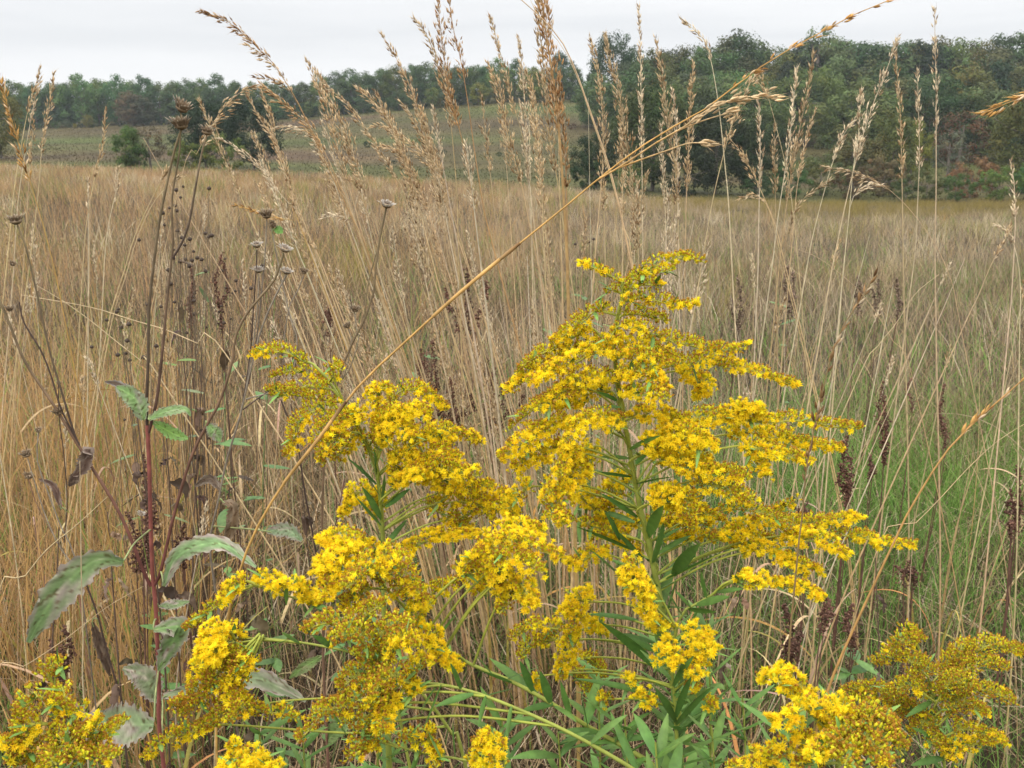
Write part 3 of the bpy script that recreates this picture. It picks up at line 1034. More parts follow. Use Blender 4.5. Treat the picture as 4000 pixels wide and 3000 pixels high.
def build_goldenrods():
    N_, Bk = -.07, .06
    # ---- the tall plant in the middle of the picture
    goldenrod('tallest goldenrod, its pyramid of yellow plumes rising to the centre right', [
        (2475, 1078), (2440, 1120), (2410, 1250), (2397, 1360), (2412, 1480), (2422, 1560), (2450, 1700), (2475, 1850), (2500, 1980), (2530, 2100),
        (2560, 2250), (2590, 2400), (2615, 2560), (2640, 2750), (2660, 3000)], [
        ([(2440, 1110), (2540, 1050), (2610, 1021), (2678, 1006), (2750, 1024)], 30, .22, -.01),
        ([(2425, 1100), (2353, 1064), (2300, 1040), (2265, 1034)], 26, .42, .0),
        ([(2450, 1105), (2520, 1070), (2600, 1060), (2640, 1045)], 18, .25, .03),
        ([(2450, 1140), (2500, 1115), (2560, 1115), (2590, 1130)], 30, .30, -.02),
        ([(2430, 1150), (2400, 1130), (2370, 1145)], 22, .30, 0),
        ([(2430, 1180), (2500, 1165), (2580, 1180), (2655, 1200), (2726, 1186)], 32, .38, -.03),
        ([(2425, 1235), (2475, 1225), (2560, 1245), (2600, 1250)], 34, .34, .03),
        ([(2405, 1230), (2330, 1215), (2285, 1250), (2217, 1300), (2150, 1340)], 34, .28, -.01),
        ([(2300, 1280), (2217, 1330), (2140, 1370), (2070, 1410), (2018, 1458)], 30, .26, .01),
        ([(2416, 1274), (2497, 1288), (2610, 1330), (2700, 1350), (2790, 1362), (2873, 1372), (2930, 1345)], 34, .36, -.03),
        ([(2411, 1279), (2390, 1310), (2372, 1345)], 24, .70, -.02),
        ([(2395, 1345), (2320, 1340), (2217, 1375), (2100, 1425), (2000, 1520), (1965, 1518)], 40, .55, .02),
        ([(2395, 1380), (2320, 1380), (2240, 1420), (2150, 1455), (2060, 1500)], 44, .62, -.04),
        ([(2407, 1345), (2475, 1345), (2565, 1375), (2640, 1400)], 44, .60, .04),
        ([(2410, 1400), (2470, 1390), (2540, 1400), (2620, 1430)], 34, .58, -.04),
        ([(2420, 1470), (2600, 1435), (2680, 1418), (2791, 1422), (2882, 1445), (2976, 1460), (3040, 1490), (3120, 1505)], 36, .44, -.02),
        ([(2640, 1450), (2700, 1480), (2760, 1520), (2720, 1560)], 48, .74, .02),
        ([(2420, 1480), (2480, 1450), (2550, 1470), (2600, 1530)], 52, .62, -.05),
        ([(2430, 1540), (2500, 1540), (2570, 1550), (2610, 1560)], 40, .58, -.07),
        ([(2400, 1490), (2330, 1470), (2250, 1500), (2160, 1560), (2090, 1600)], 46, .56, -.04),
        ([(2390, 1530), (2320, 1530), (2240, 1580), (2150, 1600)], 38, .72, .03),
        ([(2300, 1520), (2200, 1530), (2100, 1590), (2020, 1650), (1990, 1680)], 34, .32, .0),
        ([(2425, 1640), (2393, 1650), (2339, 1640), (2271, 1655), (2236, 1716), (2217, 1800)], 48, .64, -.06),
        ([(2390, 1640), (2400, 1660), (2392, 1690)], 22, .80, -.05),
        ([(2230, 1640), (2149, 1685), (2068, 1720), (2000, 1765), (1950, 1800)], 58, .70, -.03),
        ([(2200, 1740), (2120, 1780), (2050, 1810), (2000, 1850)], 50, .62, -.02),
        ([(2260, 1770), (2210, 1800), (2190, 1850)], 44, .62, -.08),
        ([(2290, 1840), (2230, 1870), (2170, 1900), (2130, 1960)], 54, .60, -.08),
        ([(2220, 1890), (2190, 1950), (2170, 2010), (2200, 2050)], 50, .56, -.10),
        ([(2440, 1640), (2530, 1625), (2640, 1655), (2750, 1640), (2859, 1630), (2981, 1612)], 48, .66, -.02),
        ([(2810, 1640), (2880, 1610), (2940, 1600), (2975, 1600)], 40, .86, -.03),
        ([(2900, 1640), (2981, 1650), (3090, 1645), (3181, 1650), (3271, 1670), (3374, 1668)], 34, .46, -.03),
        ([(2820, 1700), (2920, 1690), (3000, 1710), (3113, 1730), (3203, 1740), (3292, 1762)], 40, .56, .02),
        ([(2900, 1740), (3000, 1765), (3068, 1780), (3176, 1812)], 36, .78, -.05),
        ([(2900, 1740), (2940, 1790), (2985, 1850), (2990, 1865)], 32, .82, -.04),
        ([(2460, 1800), (2579, 1740), (2640, 1720), (2720, 1720), (2800, 1750)], 62, .82, -.05),
        ([(2560, 1790), (2620, 1780), (2700, 1800), (2780, 1830)], 50, .78, .0),
        ([(2580, 1800), (2680, 1810), (2770, 1850), (2880, 1860), (2920, 1880)], 58, .66, -.07),
        ([(2700, 1880), (2800, 1900), (2880, 1930), (2940, 1960)], 56, .34, -.09),
        ([(2490, 1990), (2580, 1950), (2650, 1930), (2690, 1980), (2690, 2060)], 54, .74, -.06),
        ([(2600, 1980), (2680, 1960), (2740, 2000), (2800, 2020)], 42, .66, -.03),
        ([(2800, 1990), (2900, 1990), (2990, 2010), (3080, 2030)], 30, .26, -.05),
        ([(2980, 2030), (3050, 1990), (3110, 1950)], 26, .24, .03),
        ([(2760, 2120), (2960, 2060), (3068, 2060), (3181, 2045), (3340, 2030), (3360, 2040)], 46, .60, -.03),
        ([(3080, 2090), (3226, 2088), (3362, 2100), (3452, 2124), (3578, 2130)], 36, .32, -.04),
        ([(3060, 2110), (3140, 2110), (3230, 2130), (3316, 2175)], 46, .76, -.07),
        ([(2900, 2160), (3000, 2150), (3090, 2205), (3212, 2232)], 40, .80, -.05),
        ([(2850, 2140), (2930, 2120), (3020, 2100)], 40, .50, .0),
        ([(2470, 1890), (2410, 1880), (2362, 1890)], 36, .86, .04),
        ([(2480, 1990), (2362, 1985), (2300, 1980)], 32, .74, .03),
        ([(2500, 2060), (2440, 2050), (2400, 2040), (2380, 2060)], 38, .70, .03),
        ([(2460, 1940), (2380, 1920), (2320, 1925)], 24, .1, .04),
        ([(2520, 2060), (2700, 2050), (2780, 2030), (2840, 2035)], 34, .50, .02),
        ([(2540, 2110), (2700, 2100), (2780, 2100), (2850, 2105)], 26, .66, .02),
        ([(2540, 2060), (2600, 2010), (2650, 2040)], 34, .40, .05),
        ([(2560, 2200), (2430, 2120), (2350, 2090), (2300, 2100)], 30, .55, .04),
        ([(2500, 2110), (2330, 2060), (2240, 2030), (2130, 2020)], 20, .3, .0),
        ([(2260, 1930), (2290, 1960), (2340, 2010), (2350, 2050)], 44, .62, .02),
        ([(2330, 1740), (2300, 1790), (2290, 1850)], 40, .66, .02),
        ([(2080, 1900), (2030, 1930), (1990, 1990), (2010, 2040)], 50, .58, .01),
        ([(2390, 2170), (2330, 2160), (2250, 2210), (2210, 2190)], 36, .70, -.02),
        ([(2300, 2350), (2250, 2345), (2210, 2400)], 48, .90, -.03),
        ([(2270, 2400), (2230, 2430), (2220, 2500)], 58, .86, -.05),
        ([(2300, 2440), (2345, 2450), (2355, 2480)], 34, .88, -.03),
        ([(2260, 2500), (2220, 2540), (2200, 2600), (2190, 2650)], 44, .72, -.04),
        ([(2200, 2460), (2120, 2450), (2050, 2460), (2000, 2490)], 44, .22, .03),
        ([(2160, 2500), (2080, 2520), (2030, 2570)], 40, .10, .04),
        ([(2290, 2570), (2330, 2600), (2350, 2640)], 38, .06, .04),
        ([(2240, 2620), (2280, 2680), (2310, 2720)], 36, .10, .03),
        ([(2110, 2640), (2090, 2660), (2110, 2690)], 26, .84, .0)],
        [((2410, 1565), (2330, 1528), 26), ((2425, 1590), (2345, 1590), 22), ((2462, 1755), (2580, 1700), 30), ((2485, 1812), (2575, 1712), 44),
         ((2455, 1790), (2345, 1785), 26), ((2465, 1862), (2305, 1843), 30), ((2485, 1890), (2630, 1862), 16), ((2490, 2020), (2345, 1925), 40),
         ((2480, 2040), (2330, 1992), 36), ((2532, 2095), (2592, 1972), 76, -.06), ((2548, 2200), (2590, 2040), 70, -.05), ((2480, 2150), (2250, 2055), 50),
         ((2510, 2180), (2390, 2060), 34), ((2420, 2245), (2305, 2145), 60, -.06), ((2570, 2290), (2410, 2200), 40), ((2630, 2245), (2735, 2120), 80, -.08),
         ((2600, 2260), (2790, 2170), 40), ((2560, 2510), (2405, 2475), 48, -.06), ((2490, 2420), (2300, 2398), 40, -.05), ((2580, 2622), (2345, 2425), 66, -.09),
         ((2600, 2560), (2410, 2480), 44, -.06), ((2560, 2110), (2660, 2060), 36), ((2570, 2160), (2700, 2090), 40), ((2420, 2110), (2365, 2000), 30, -.07),
         ((2600, 2400), (2640, 2260), 60, -.06), ((2640, 2520), (2740, 2360), 50, -.04), ((2650, 2660), (2820, 2470), 44, .02), ((2630, 2740), (2680, 2560), 48, -.08)],
        auto=(.26, .8, 84), seed=1, rad=.0052, Y=.93)
    # the lower right arm with its leaves
    goldenrod('side shoot of goldenrod reaching right with a small yellow plume below the tall pyramid', [
        (3217, 2340), (3100, 2300), (2994, 2272), (2880, 2265), (2814, 2304), (2720, 2360), (2664, 2395), (2640, 2480), (2650, 2640), (2660, 2900)], [
        ([(2840, 2275), (2900, 2255), (2994, 2272), (3080, 2290), (3135, 2298), (3217, 2340)], 30, .82, -.02),
        ([(2870, 2270), (2930, 2280), (2985, 2300)], 24, .8, -.03)],
        [((2800, 2310), (2900, 2300), 46), ((2720, 2360), (2850, 2330), 60, -.04), ((2760, 2335), (2740, 2230), 40), ((2690, 2380), (2800, 2390), 50),
         ((2664, 2400), (2600, 2300), 50), ((2700, 2370), (2640, 2310), 40)], auto=(.55, .9, 10), seed=31, rad=.0028, Y=.86)
    # ---- the nodding plant on the left
    goldenrod('nodding goldenrod with brown tipped plumes left of the tall one', [
        (1158, 1398), (1220, 1420), (1280, 1480), (1316, 1536), (1360, 1600), (1393, 1650), (1435, 1740), (1470, 1839), (1480, 1900), (1490, 2000), (1497, 2155),
        (1500, 2400), (1510, 2700), (1520, 3000)], [
        ([(1200, 1415), (1120, 1380), (1050, 1375), (984, 1388)], 34, .22, 0),
        ([(1310, 1500), (1300, 1450), (1295, 1425), (1340, 1450)], 26, .20, -.02),
        ([(1290, 1500), (1200, 1460), (1130, 1450), (1060, 1475)], 28, .26, .02),
        ([(1290, 1520), (1200, 1510), (1120, 1530), (1035, 1525)], 30, .22, -.02),
        ([(1330, 1570), (1250, 1560), (1160, 1545), (1060, 1540)], 30, .24, .02),
        ([(1370, 1640), (1300, 1610), (1220, 1610), (1172, 1650), (1150, 1720), (1116, 1784)], 44, .26, -.03),
        ([(1380, 1640), (1320, 1640), (1260, 1680), (1240, 1740)], 50, .40, -.05),
        ([(1400, 1690), (1340, 1690), (1290, 1740), (1262, 1816)], 52, .50, -.06),
        ([(1390, 1640), (1400, 1610), (1412, 1650)], 34, .74, -.03),
        ([(1420, 1700), (1380, 1710), (1330, 1770), (1320, 1800)], 44, .52, -.02),
        ([(1430, 1720), (1450, 1750), (1440, 1780)], 30, .30, .03),
        ([(1470, 1800), (1480, 1640), (1452, 1560), (1480, 1520), (1530, 1515)], 36, .72, -.02),
        ([(1475, 1790), (1540, 1560), (1600, 1525), (1670, 1540), (1745, 1605)], 40, .34, .02),
        ([(1475, 1800), (1530, 1650), (1590, 1610), (1680, 1620)], 56, .62, -.04),
        ([(1540, 1640), (1580, 1680), (1620, 1720)], 44, .78, -.05),
        ([(1480, 1850), (1633, 1712), (1710, 1690), (1800, 1700), (1885, 1732)], 44, .46, .03),
        ([(1660, 1720), (1720, 1720), (1760, 1750)], 52, .84, .0),
        ([(1490, 1900), (1590, 1820), (1655, 1790), (1720, 1780), (1800, 1800)], 54, .70, -.02),
        ([(1490, 1950), (1580, 1880), (1620, 1860), (1650, 1870)], 38, .88, -.05),
        ([(1600, 1850), (1700, 1830), (1790, 1850), (1870, 1860)], 56, .54, -.05),
        ([(1640, 1870), (1740, 1880), (1830, 1900), (1920, 1900)], 56, .42, -.03),
        ([(1700, 1930), (1760, 1905), (1840, 1930), (1950, 1930), (2000, 1960)], 50, .50, .02),
        ([(1720, 1960), (1760, 1920), (1730, 1915)], 24, .5, -.02),
        ([(1660, 1960), (1700, 1990), (1770, 2040), (1850, 2060)], 50, .46, .01),
        ([(1780, 1960), (1850, 1970), (1930, 1990), (2010, 2000)], 46, .50, .0),
        ([(1800, 2020), (1860, 2000), (1940, 2020)], 34, .35, .02),
        ([(1490, 2080), (1440, 1950), (1400, 1925), (1360, 1990), (1342, 2012)], 42, .82, .03),
        ([(1490, 2000), (1480, 1940), (1465, 1950)], 22, .8, .02),
        ([(1500, 2150), (1430, 2120), (1420, 2130)], 20, .8, .0),
        ([(1505, 2180), (1680, 2110), (1777, 2095), (1880, 2095)], 34, .80, -.03)],
        [((1470, 1850), (1460, 1750), 30, -.03), ((1480, 1930), (1400, 1800), 34), ((1490, 1960), (1500, 1850), 46, -.04), ((1470, 1890), (1360, 1790), 24),
         ((1490, 2030), (1415, 1900), 40, -.04), ((1490, 2050), (1390, 1940), 40), ((1505, 1980), (1600, 1910), 40), ((1500, 2140), (1590, 2030), 36),
         ((1500, 2130), (1430, 2020), 30), ((1520, 2160), (1600, 2090), 34)],
        auto=(.26, .75, 50), seed=2, rad=.0046, Y=.96)
    # ---- left centre domes
    goldenrod('goldenrod with a domed brown and yellow head below the nodding one', [
        (1400, 2110), (1430, 2180), (1480, 2270), (1560, 2350), (1650, 2450), (1750, 2540), (1850, 2600), (1995, 2660), (2150, 2745), (2300, 2840), (2460, 2930), (2580, 3010), (2680, 3120), (2740, 3260)], [
        ([(1430, 2190), (1400, 2130), (1340, 2110), (1280, 2130), (1250, 2110)], 50, .88, -.02),
        ([(1440, 2200), (1380, 2160), (1300, 2190), (1240, 2250)], 56, .86, -.04),
        ([(1450, 2210), (1470, 2170), (1540, 2200), (1600, 2260), (1640, 2320)], 54, .36, -.05),
        ([(1450, 2230), (1430, 2220), (1400, 2260), (1350, 2300)], 60, .42, -.08),
        ([(1470, 2250), (1500, 2240), (1560, 2290), (1590, 2330)], 54, .30, -.03),
        ([(1420, 2240), (1340, 2240), (1280, 2300), (1270, 2350)], 46, .58, -.06),
        ([(1500, 2300), (1440, 2300), (1380, 2340), (1330, 2380)], 50, .24, -.04),
        ([(1550, 2340), (1560, 2300), (1620, 2310), (1645, 2350)], 34, .62, -.02),
        ([(1640, 2440), (1680, 2330), (1740, 2290), (1790, 2270)], 34, .30, .03),
        ([(1640, 2450), (1620, 2380), (1640, 2360), (1680, 2360)], 40, .50, -.03),
        ([(1750, 2540), (1690, 2480), (1660, 2500), (1690, 2540), (1770, 2600), (1800, 2620)], 40, .80, -.04),
        ([(1850, 2210), (1900, 2160), (1972, 2088), (2050, 2060), (2120, 2080)], 56, .72, .0),
        ([(1850, 2250), (1805, 2240), (1850, 2180), (1900, 2150)], 36, .44, -.02),
        ([(1900, 2240), (1960, 2150), (2040, 2120), (2110, 2150), (2190, 2180)], 60, .62, -.04),
        ([(1930, 2280), (1990, 2200), (2060, 2200), (2120, 2240)], 60, .40, -.06),
        ([(1960, 2330), (2000, 2280), (2050, 2300), (2080, 2380)], 52, .78, -.05),
        ([(1900, 2300), (1950, 2270), (2000, 2330), (1950, 2400)], 40, .2, -.03),
        ([(1880, 2320), (1850, 2270), (1900, 2260)], 28, .84, .02)],
        [((2080, 2700), (2030, 2580), 50), ((2150, 2745), (2110, 2620), 60, -.03), ((2160, 2750), (2030, 2780), 44), ((2230, 2800), (2190, 2660), 50),
         ((2300, 2850), (2270, 2700), 50), ((2000, 2665), (1880, 2620), 40), ((2000, 2690), (1860, 2730), 40), ((1930, 2640), (1860, 2560), 40),
         ((2340, 2860), (2180, 2860), 50), ((2400, 2900), (2440, 2760), 44), ((1700, 2500), (1780, 2400), 30), ((1600, 2400), (1560, 2480), 30)],
        auto=(.15, .6, 16), seed=3, rad=.0036, Y=.80)
    goldenrod('goldenrod with a brown budded drooping mass, lower left of centre', [
        (1330, 2420), (1380, 2470), (1420, 2520), (1480, 2600), (1565, 2660), (1700, 2670), (1840, 2700), (2000, 2760), (2200, 2850), (2400, 2960), (2520, 3040), (2600, 3150), (2640, 3300)], [
        ([(1400, 2490), (1330, 2440), (1250, 2440), (1185, 2470)], 46, .10, -.02),
        ([(1420, 2510), (1420, 2420), (1480, 2370), (1510, 2350)], 46, .18, .0),
        ([(1440, 2540), (1400, 2480), (1350, 2480), (1290, 2500)], 46, .16, -.04),
        ([(1480, 2590), (1500, 2470), (1560, 2440), (1600, 2440)], 50, .20, -.02),
        ([(1500, 2620), (1540, 2520), (1580, 2500), (1620, 2530)], 48, .46, -.04),
        ([(1500, 2620), (1420, 2560), (1380, 2560)], 48, .14, -.03),
        ([(1560, 2660), (1480, 2620), (1400, 2640), (1320, 2700)], 58, .24, -.03),
        ([(1560, 2660), (1500, 2660), (1420, 2710), (1340, 2760), (1220, 2780)], 56, .12, -.05),
        ([(1600, 2670), (1540, 2640), (1480, 2680), (1460, 2740)], 54, .44, -.06),
        ([(1600, 2670), (1640, 2600), (1690, 2600)], 40, .60, -.02),
        ([(1570, 2670), (1480, 2740), (1430, 2800), (1330, 2820)], 50, .18, -.05),
        ([(1600, 2680), (1530, 2740), (1500, 2810), (1490, 2870)], 40, .62, -.06),
        ([(1470, 2830), (1420, 2870), (1390, 2950)], 44, .18, -.05),
        ([(1640, 2690), (1610, 2700), (1620, 2720)], 24, .9, -.03),
        ([(1560, 2720), (1500, 2760), (1470, 2880), (1440, 2930)], 40, .3, -.04),
        ([(1300, 2780), (1250, 2800), (1210, 2850), (1160, 2900)], 34, .20, -.04)],
        [((1700, 2680), (1640, 2780), 44, -.04), ((1720, 2675), (1650, 2860), 50, -.05), ((1800, 2690), (1760, 2590), 30), ((1640, 2670), (1560, 2790), 40),
         ((1850, 2710), (1700, 2760), 44), ((1900, 2720), (1870, 2840), 40), ((2000, 2760), (1980, 2900), 44), ((1580, 2670), (1540, 2780), 36)],
        auto=(.2, .6, 12), seed=4, rad=.003, Y=.72)
    goldenrod('goldenrod bearing a dense pure yellow tuft near the wilted leaves', [
        (870, 2480), (905, 2500), (1000, 2492), (1180, 2510), (1370, 2548), (1500, 2600), (1640, 2700), (1760, 2860), (1820, 3000)], [
        ([(920, 2500), (900, 2470), (850, 2480), (790, 2530)], 52, .92, -.03),
        ([(910, 2510), (880, 2520), (830, 2560), (770, 2600)], 60, .84, -.05),
        ([(900, 2520), (860, 2560), (800, 2620), (740, 2650)], 46, .50, -.03),
        ([(940, 2500), (920, 2460), (890, 2470)], 30, .9, .0),
        ([(1000, 2490), (800, 2680), (740, 2730), (660, 2760)], 50, .14, -.06),
        ([(1000, 2500), (850, 2680), (780, 2740), (700, 2800)], 56, .20, -.06),
        ([(1010, 2500), (900, 2700), (950, 2760), (900, 2820)], 54, .42, -.07),
        ([(1020, 2500), (920, 2720), (860, 2790), (760, 2860)], 52, .24, -.06),
        ([(860, 2830), (760, 2860), (640, 2890), (560, 2970)], 36, .40, -.07),
        ([(960, 2760), (1020, 2780), (1100, 2790), (1170, 2810)], 30, .30, -.05)],
        [((1170, 2508), (1100, 2470), 44), ((1300, 2530), (1220, 2480), 44), ((1370, 2548), (1270, 2490), 40), ((1120, 2500), (1020, 2540), 26)],
        auto=(.5, .9, 8), seed=5, rad=.0028, Y=.80)
    goldenrod('thin goldenrod shoot arching left with a tapering plume over the red stem', [
        (725, 2458), (800, 2380), (880, 2320), (985, 2286), (1100, 2320), (1190, 2350), (1300, 2400), (1420, 2470), (1520, 2600), (1560, 2800)], [
        ([(985, 2290), (900, 2330), (820, 2390), (722, 2460)], 30, .24, -.01),
        ([(1020, 2290), (960, 2270), (900, 2310), (870, 2360)], 36, .66, -.02),
        ([(1100, 2320), (1060, 2260), (1000, 2275)], 36, .9, .0),
        ([(1190, 2345), (1150, 2290), (1080, 2300)], 34, .88, -.02),
        ([(1240, 2370), (1190, 2290), (1150, 2300)], 30, .8, -.01)],
        [((1200, 2350), (1320, 2400), 36)], auto=(.5, .9, 7), seed=6, rad=.0024, Y=.86)
    # ---- lower centre plant
    goldenrod('shorter goldenrod with separate pure yellow tufts in front of the tall stem', [
        (2640, 2450), (2630, 2530), (2625, 2600), (2632, 2700), (2640, 2800), (2650, 3000)], [
        ([(2480, 2180), (2470, 2250), (2500, 2340), (2545, 2430)], 52, .92, -.02),
        ([(2430, 2280), (2480, 2270), (2540, 2320)], 40, .9, -.03),
        ([(2520, 2455), (2570, 2450), (2633, 2462)], 34, .9, .0),
        ([(2570, 2520), (2610, 2560), (2650, 2600)], 56, .86, -.03),
        ([(2680, 2470), (2740, 2470), (2770, 2490)], 40, .9, -.01),
        ([(2690, 2510), (2750, 2540), (2800, 2545)], 56, .9, -.03),
        ([(2690, 2570), (2730, 2610), (2700, 2640)], 48, .84, -.04),
        ([(2690, 2660), (2730, 2700)], 30, .34, -.02),
        ([(2740, 2700), (2770, 2760), (2790, 2775)], 30, .66, -.02),
        ([(2540, 2715), (2500, 2735), (2560, 2745)], 38, .92, -.03),
        ([(2480, 2650), (2450, 2670), (2500, 2680)], 26, .9, .0),
        ([(2380, 2730), (2350, 2720), (2360, 2750)], 22, .6, .0),
        ],
        [((2630, 2680), (2710, 2560), 40, -.05), ((2625, 2760), (2450, 2730), 40), ((2610, 2730), (2250, 2650), 40, -.02), ((2640, 2800), (2700, 2640), 46),
         ((2640, 2820), (2560, 2690), 46, -.05), ((2645, 2850), (2820, 2760), 50), ((2600, 2850), (2400, 2980), 60, -.08), ((2630, 2870), (2240, 2920), 40, -.03),
         ((2650, 2880), (2900, 2640), 40), ((2630, 2900), (2390, 2840), 50), ((2640, 2830), (2780, 2680), 44)],
        auto=(.06, .62, 76), seed=7, rad=.0042, Y=.82)
    # ---- flowerless leafy shoots between the flowering stems
    for k, (u, v, Yk, lab) in enumerate([
        (2330, 2620, 1.02, 'leafy flowerless goldenrod shoot behind the shorter flowering one'), (2760, 2420, 1.04, 'leafy flowerless goldenrod shoot under the tall right plumes'),
        (2440, 2800, .80, 'leafy flowerless goldenrod shoot at the bottom centre'), (2900, 2720, .86, 'leafy flowerless goldenrod shoot left of the blurred head'),
        (2780, 2840, .78, 'low leafy goldenrod shoot beside the shorter flowering stem'), (2180, 2860, .78, 'low leafy goldenrod shoot left of the bottom centre'),
        (1960, 2800, .9, 'leafy goldenrod shoot among the straw bases'), (1180, 2840, .84, 'leafy goldenrod shoot below the dense yellow tuft'),
        (1460, 2480, 1.0, 'leafy goldenrod shoot behind the drooping brown mass'), (2560, 2900, .7, 'nearest leafy goldenrod shoot at the bottom edge'),
        (1010, 2820, .8, 'leafy goldenrod shoot over the yellow top at the bottom'), (3080, 2820, .72, 'leafy goldenrod shoot beneath the blurred head')]):
        goldenrod(lab, [(u, v), (u + 8, v + 120), (u + 14, v + 300), (u + 16, v + 600)], [], (), Y=Yk, auto=(.0, .45, 44), seed=60 + k, rad=.0026, lsize=1.15)
    # ---- bottom edge plants
    goldenrod('out of focus olive brown goldenrod in the bottom left corner', [
        (215, 2640), (220, 2750), (215, 2900), (210, 3100)], [
        ([(215, 2700), (190, 2620), (240, 2600), (235, 2640)], 40, .12, 0),
        ([(215, 2760), (150, 2720), (110, 2760), (70, 2830)], 60, .14, -.02),
        ([(215, 2760), (240, 2690), (260, 2740)], 40, .50, -.03),
        ([(220, 2800), (270, 2770), (310, 2770), (330, 2780)], 40, .60, -.02),
        ([(220, 2830), (130, 2830), (80, 2900), (10, 2900)], 60, .46, -.04),
        ([(220, 2850), (160, 2880), (100, 2950), (30, 2990)], 60, .24, -.04),
        ([(220, 2830), (290, 2840), (350, 2870), (390, 2800)], 40, .46, -.03),
        ([(225, 2880), (330, 2900), (420, 2870), (495, 2810)], 40, .42, -.03),
        ([(220, 2900), (240, 2890), (280, 2930), (330, 2960)], 64, .12, -.05),
        ([(215, 2930), (200, 2950), (220, 2990)], 64, .16, -.06),
        ([(220, 2960), (330, 2950), (400, 2950), (450, 2960)], 50, .30, -.05),
        ([(210, 2960), (100, 2980), (20, 2960)], 54, .5, -.04)],
        auto=(.1, .5, 12), seed=8, rad=.003, Y=.66, scale=.95)
    goldenrod('yellow goldenrod top just peeping over the bottom edge', [(960, 2930), (970, 3000), (980, 3200)], [
        ([(965, 2990), (930, 2910), (900, 2930)], 34, .9, 0), ([(968, 2995), (900, 2980), (870, 3020)], 40, .88, -.02),
        ([(970, 3000), (980, 2960), (1040, 2980)], 46, .88, -.02), ([(970, 3020), (930, 3010), (960, 3060)], 50, .85, -.04),
        ([(975, 3040), (1060, 3000), (1090, 3040)], 40, .6, -.03)], auto=(.1, .5, 10), seed=9, rad=.003, Y=.68)
    goldenrod('goldenrod with green leaves filling the bottom centre below the brown mass', [(1500, 2890), (1600, 2930), (1720, 2955), (1840, 2975), (1960, 3060)], [
        ([(1560, 2920), (1480, 2900), (1420, 2930), (1350, 2960)], 36, .30, 0), ([(1640, 2940), (1600, 2870), (1560, 2890)], 36, .28, -.02),
        ([(1700, 2955), (1670, 2880), (1690, 2840)], 26, .6, -.02), ([(1840, 2970), (1880, 2900), (1930, 2890), (1950, 2930)], 46, .5, -.03),
        ([(1850, 2990), (1900, 2960), (1960, 2980)], 50, .74, -.04), ([(1700, 2970), (1690, 2950), (1700, 2990)], 30, .6, -.02)],
        [((1600, 2930), (1500, 2960), 40), ((1720, 2955), (1640, 3010), 44), ((1780, 2960), (1770, 2820), 40), ((1640, 2940), (1600, 3040), 40)],
        auto=(.15, .6, 14), seed=10, rad=.003, Y=.70)
    goldenrod('large blurred goldenrod head, half brown half yellow, at the bottom right', [
        (3380, 2780), (3330, 2860), (3280, 2960), (3240, 3100)], [
        ([(3330, 2870), (3250, 2760), (3199, 2747), (3160, 2760), (3040, 2820), (3000, 2815)], 34, .90, -.01),
        ([(3300, 2920), (3090, 2640), (3020, 2640), (2972, 2655)], 30, .92, .04),
        ([(3300, 2920), (3040, 2660), (3080, 2690), (3118, 2705)], 26, .9, .03),
        ([(3340, 2850), (3290, 2760), (3230, 2770), (3240, 2800)], 44, .70, -.02),
        ([(3350, 2840), (3370, 2770), (3430, 2800), (3500, 2850)], 64, .16, -.03),
        ([(3340, 2860), (3400, 2820), (3480, 2890), (3530, 2950)], 70, .10, -.05),
        ([(3330, 2870), (3330, 2850), (3260, 2880), (3230, 2920)], 60, .32, -.05),
        ([(3330, 2880), (3380, 2880), (3430, 2950), (3450, 3010)], 74, .14, -.07),
        ([(3310, 2900), (3320, 2930), (3300, 2990)], 66, .34, -.07),
        ([(3300, 2930), (3210, 2920), (3170, 2960)], 44, .72, -.06),
        ([(3290, 2960), (3120, 2890), (3060, 2900), (3000, 2930)], 30, .66, .0),
        ([(3290, 2960), (3100, 2950), (3000, 2960), (2930, 2930)], 30, .56, .0),
        ([(3280, 2980), (3060, 2990), (2960, 2990), (2830, 3000)], 30, .42, .0)],
        [((3300, 2940), (3120, 2900), 40)], auto=(.1, .5, 12), seed=12, rad=.0032, Y=.62)
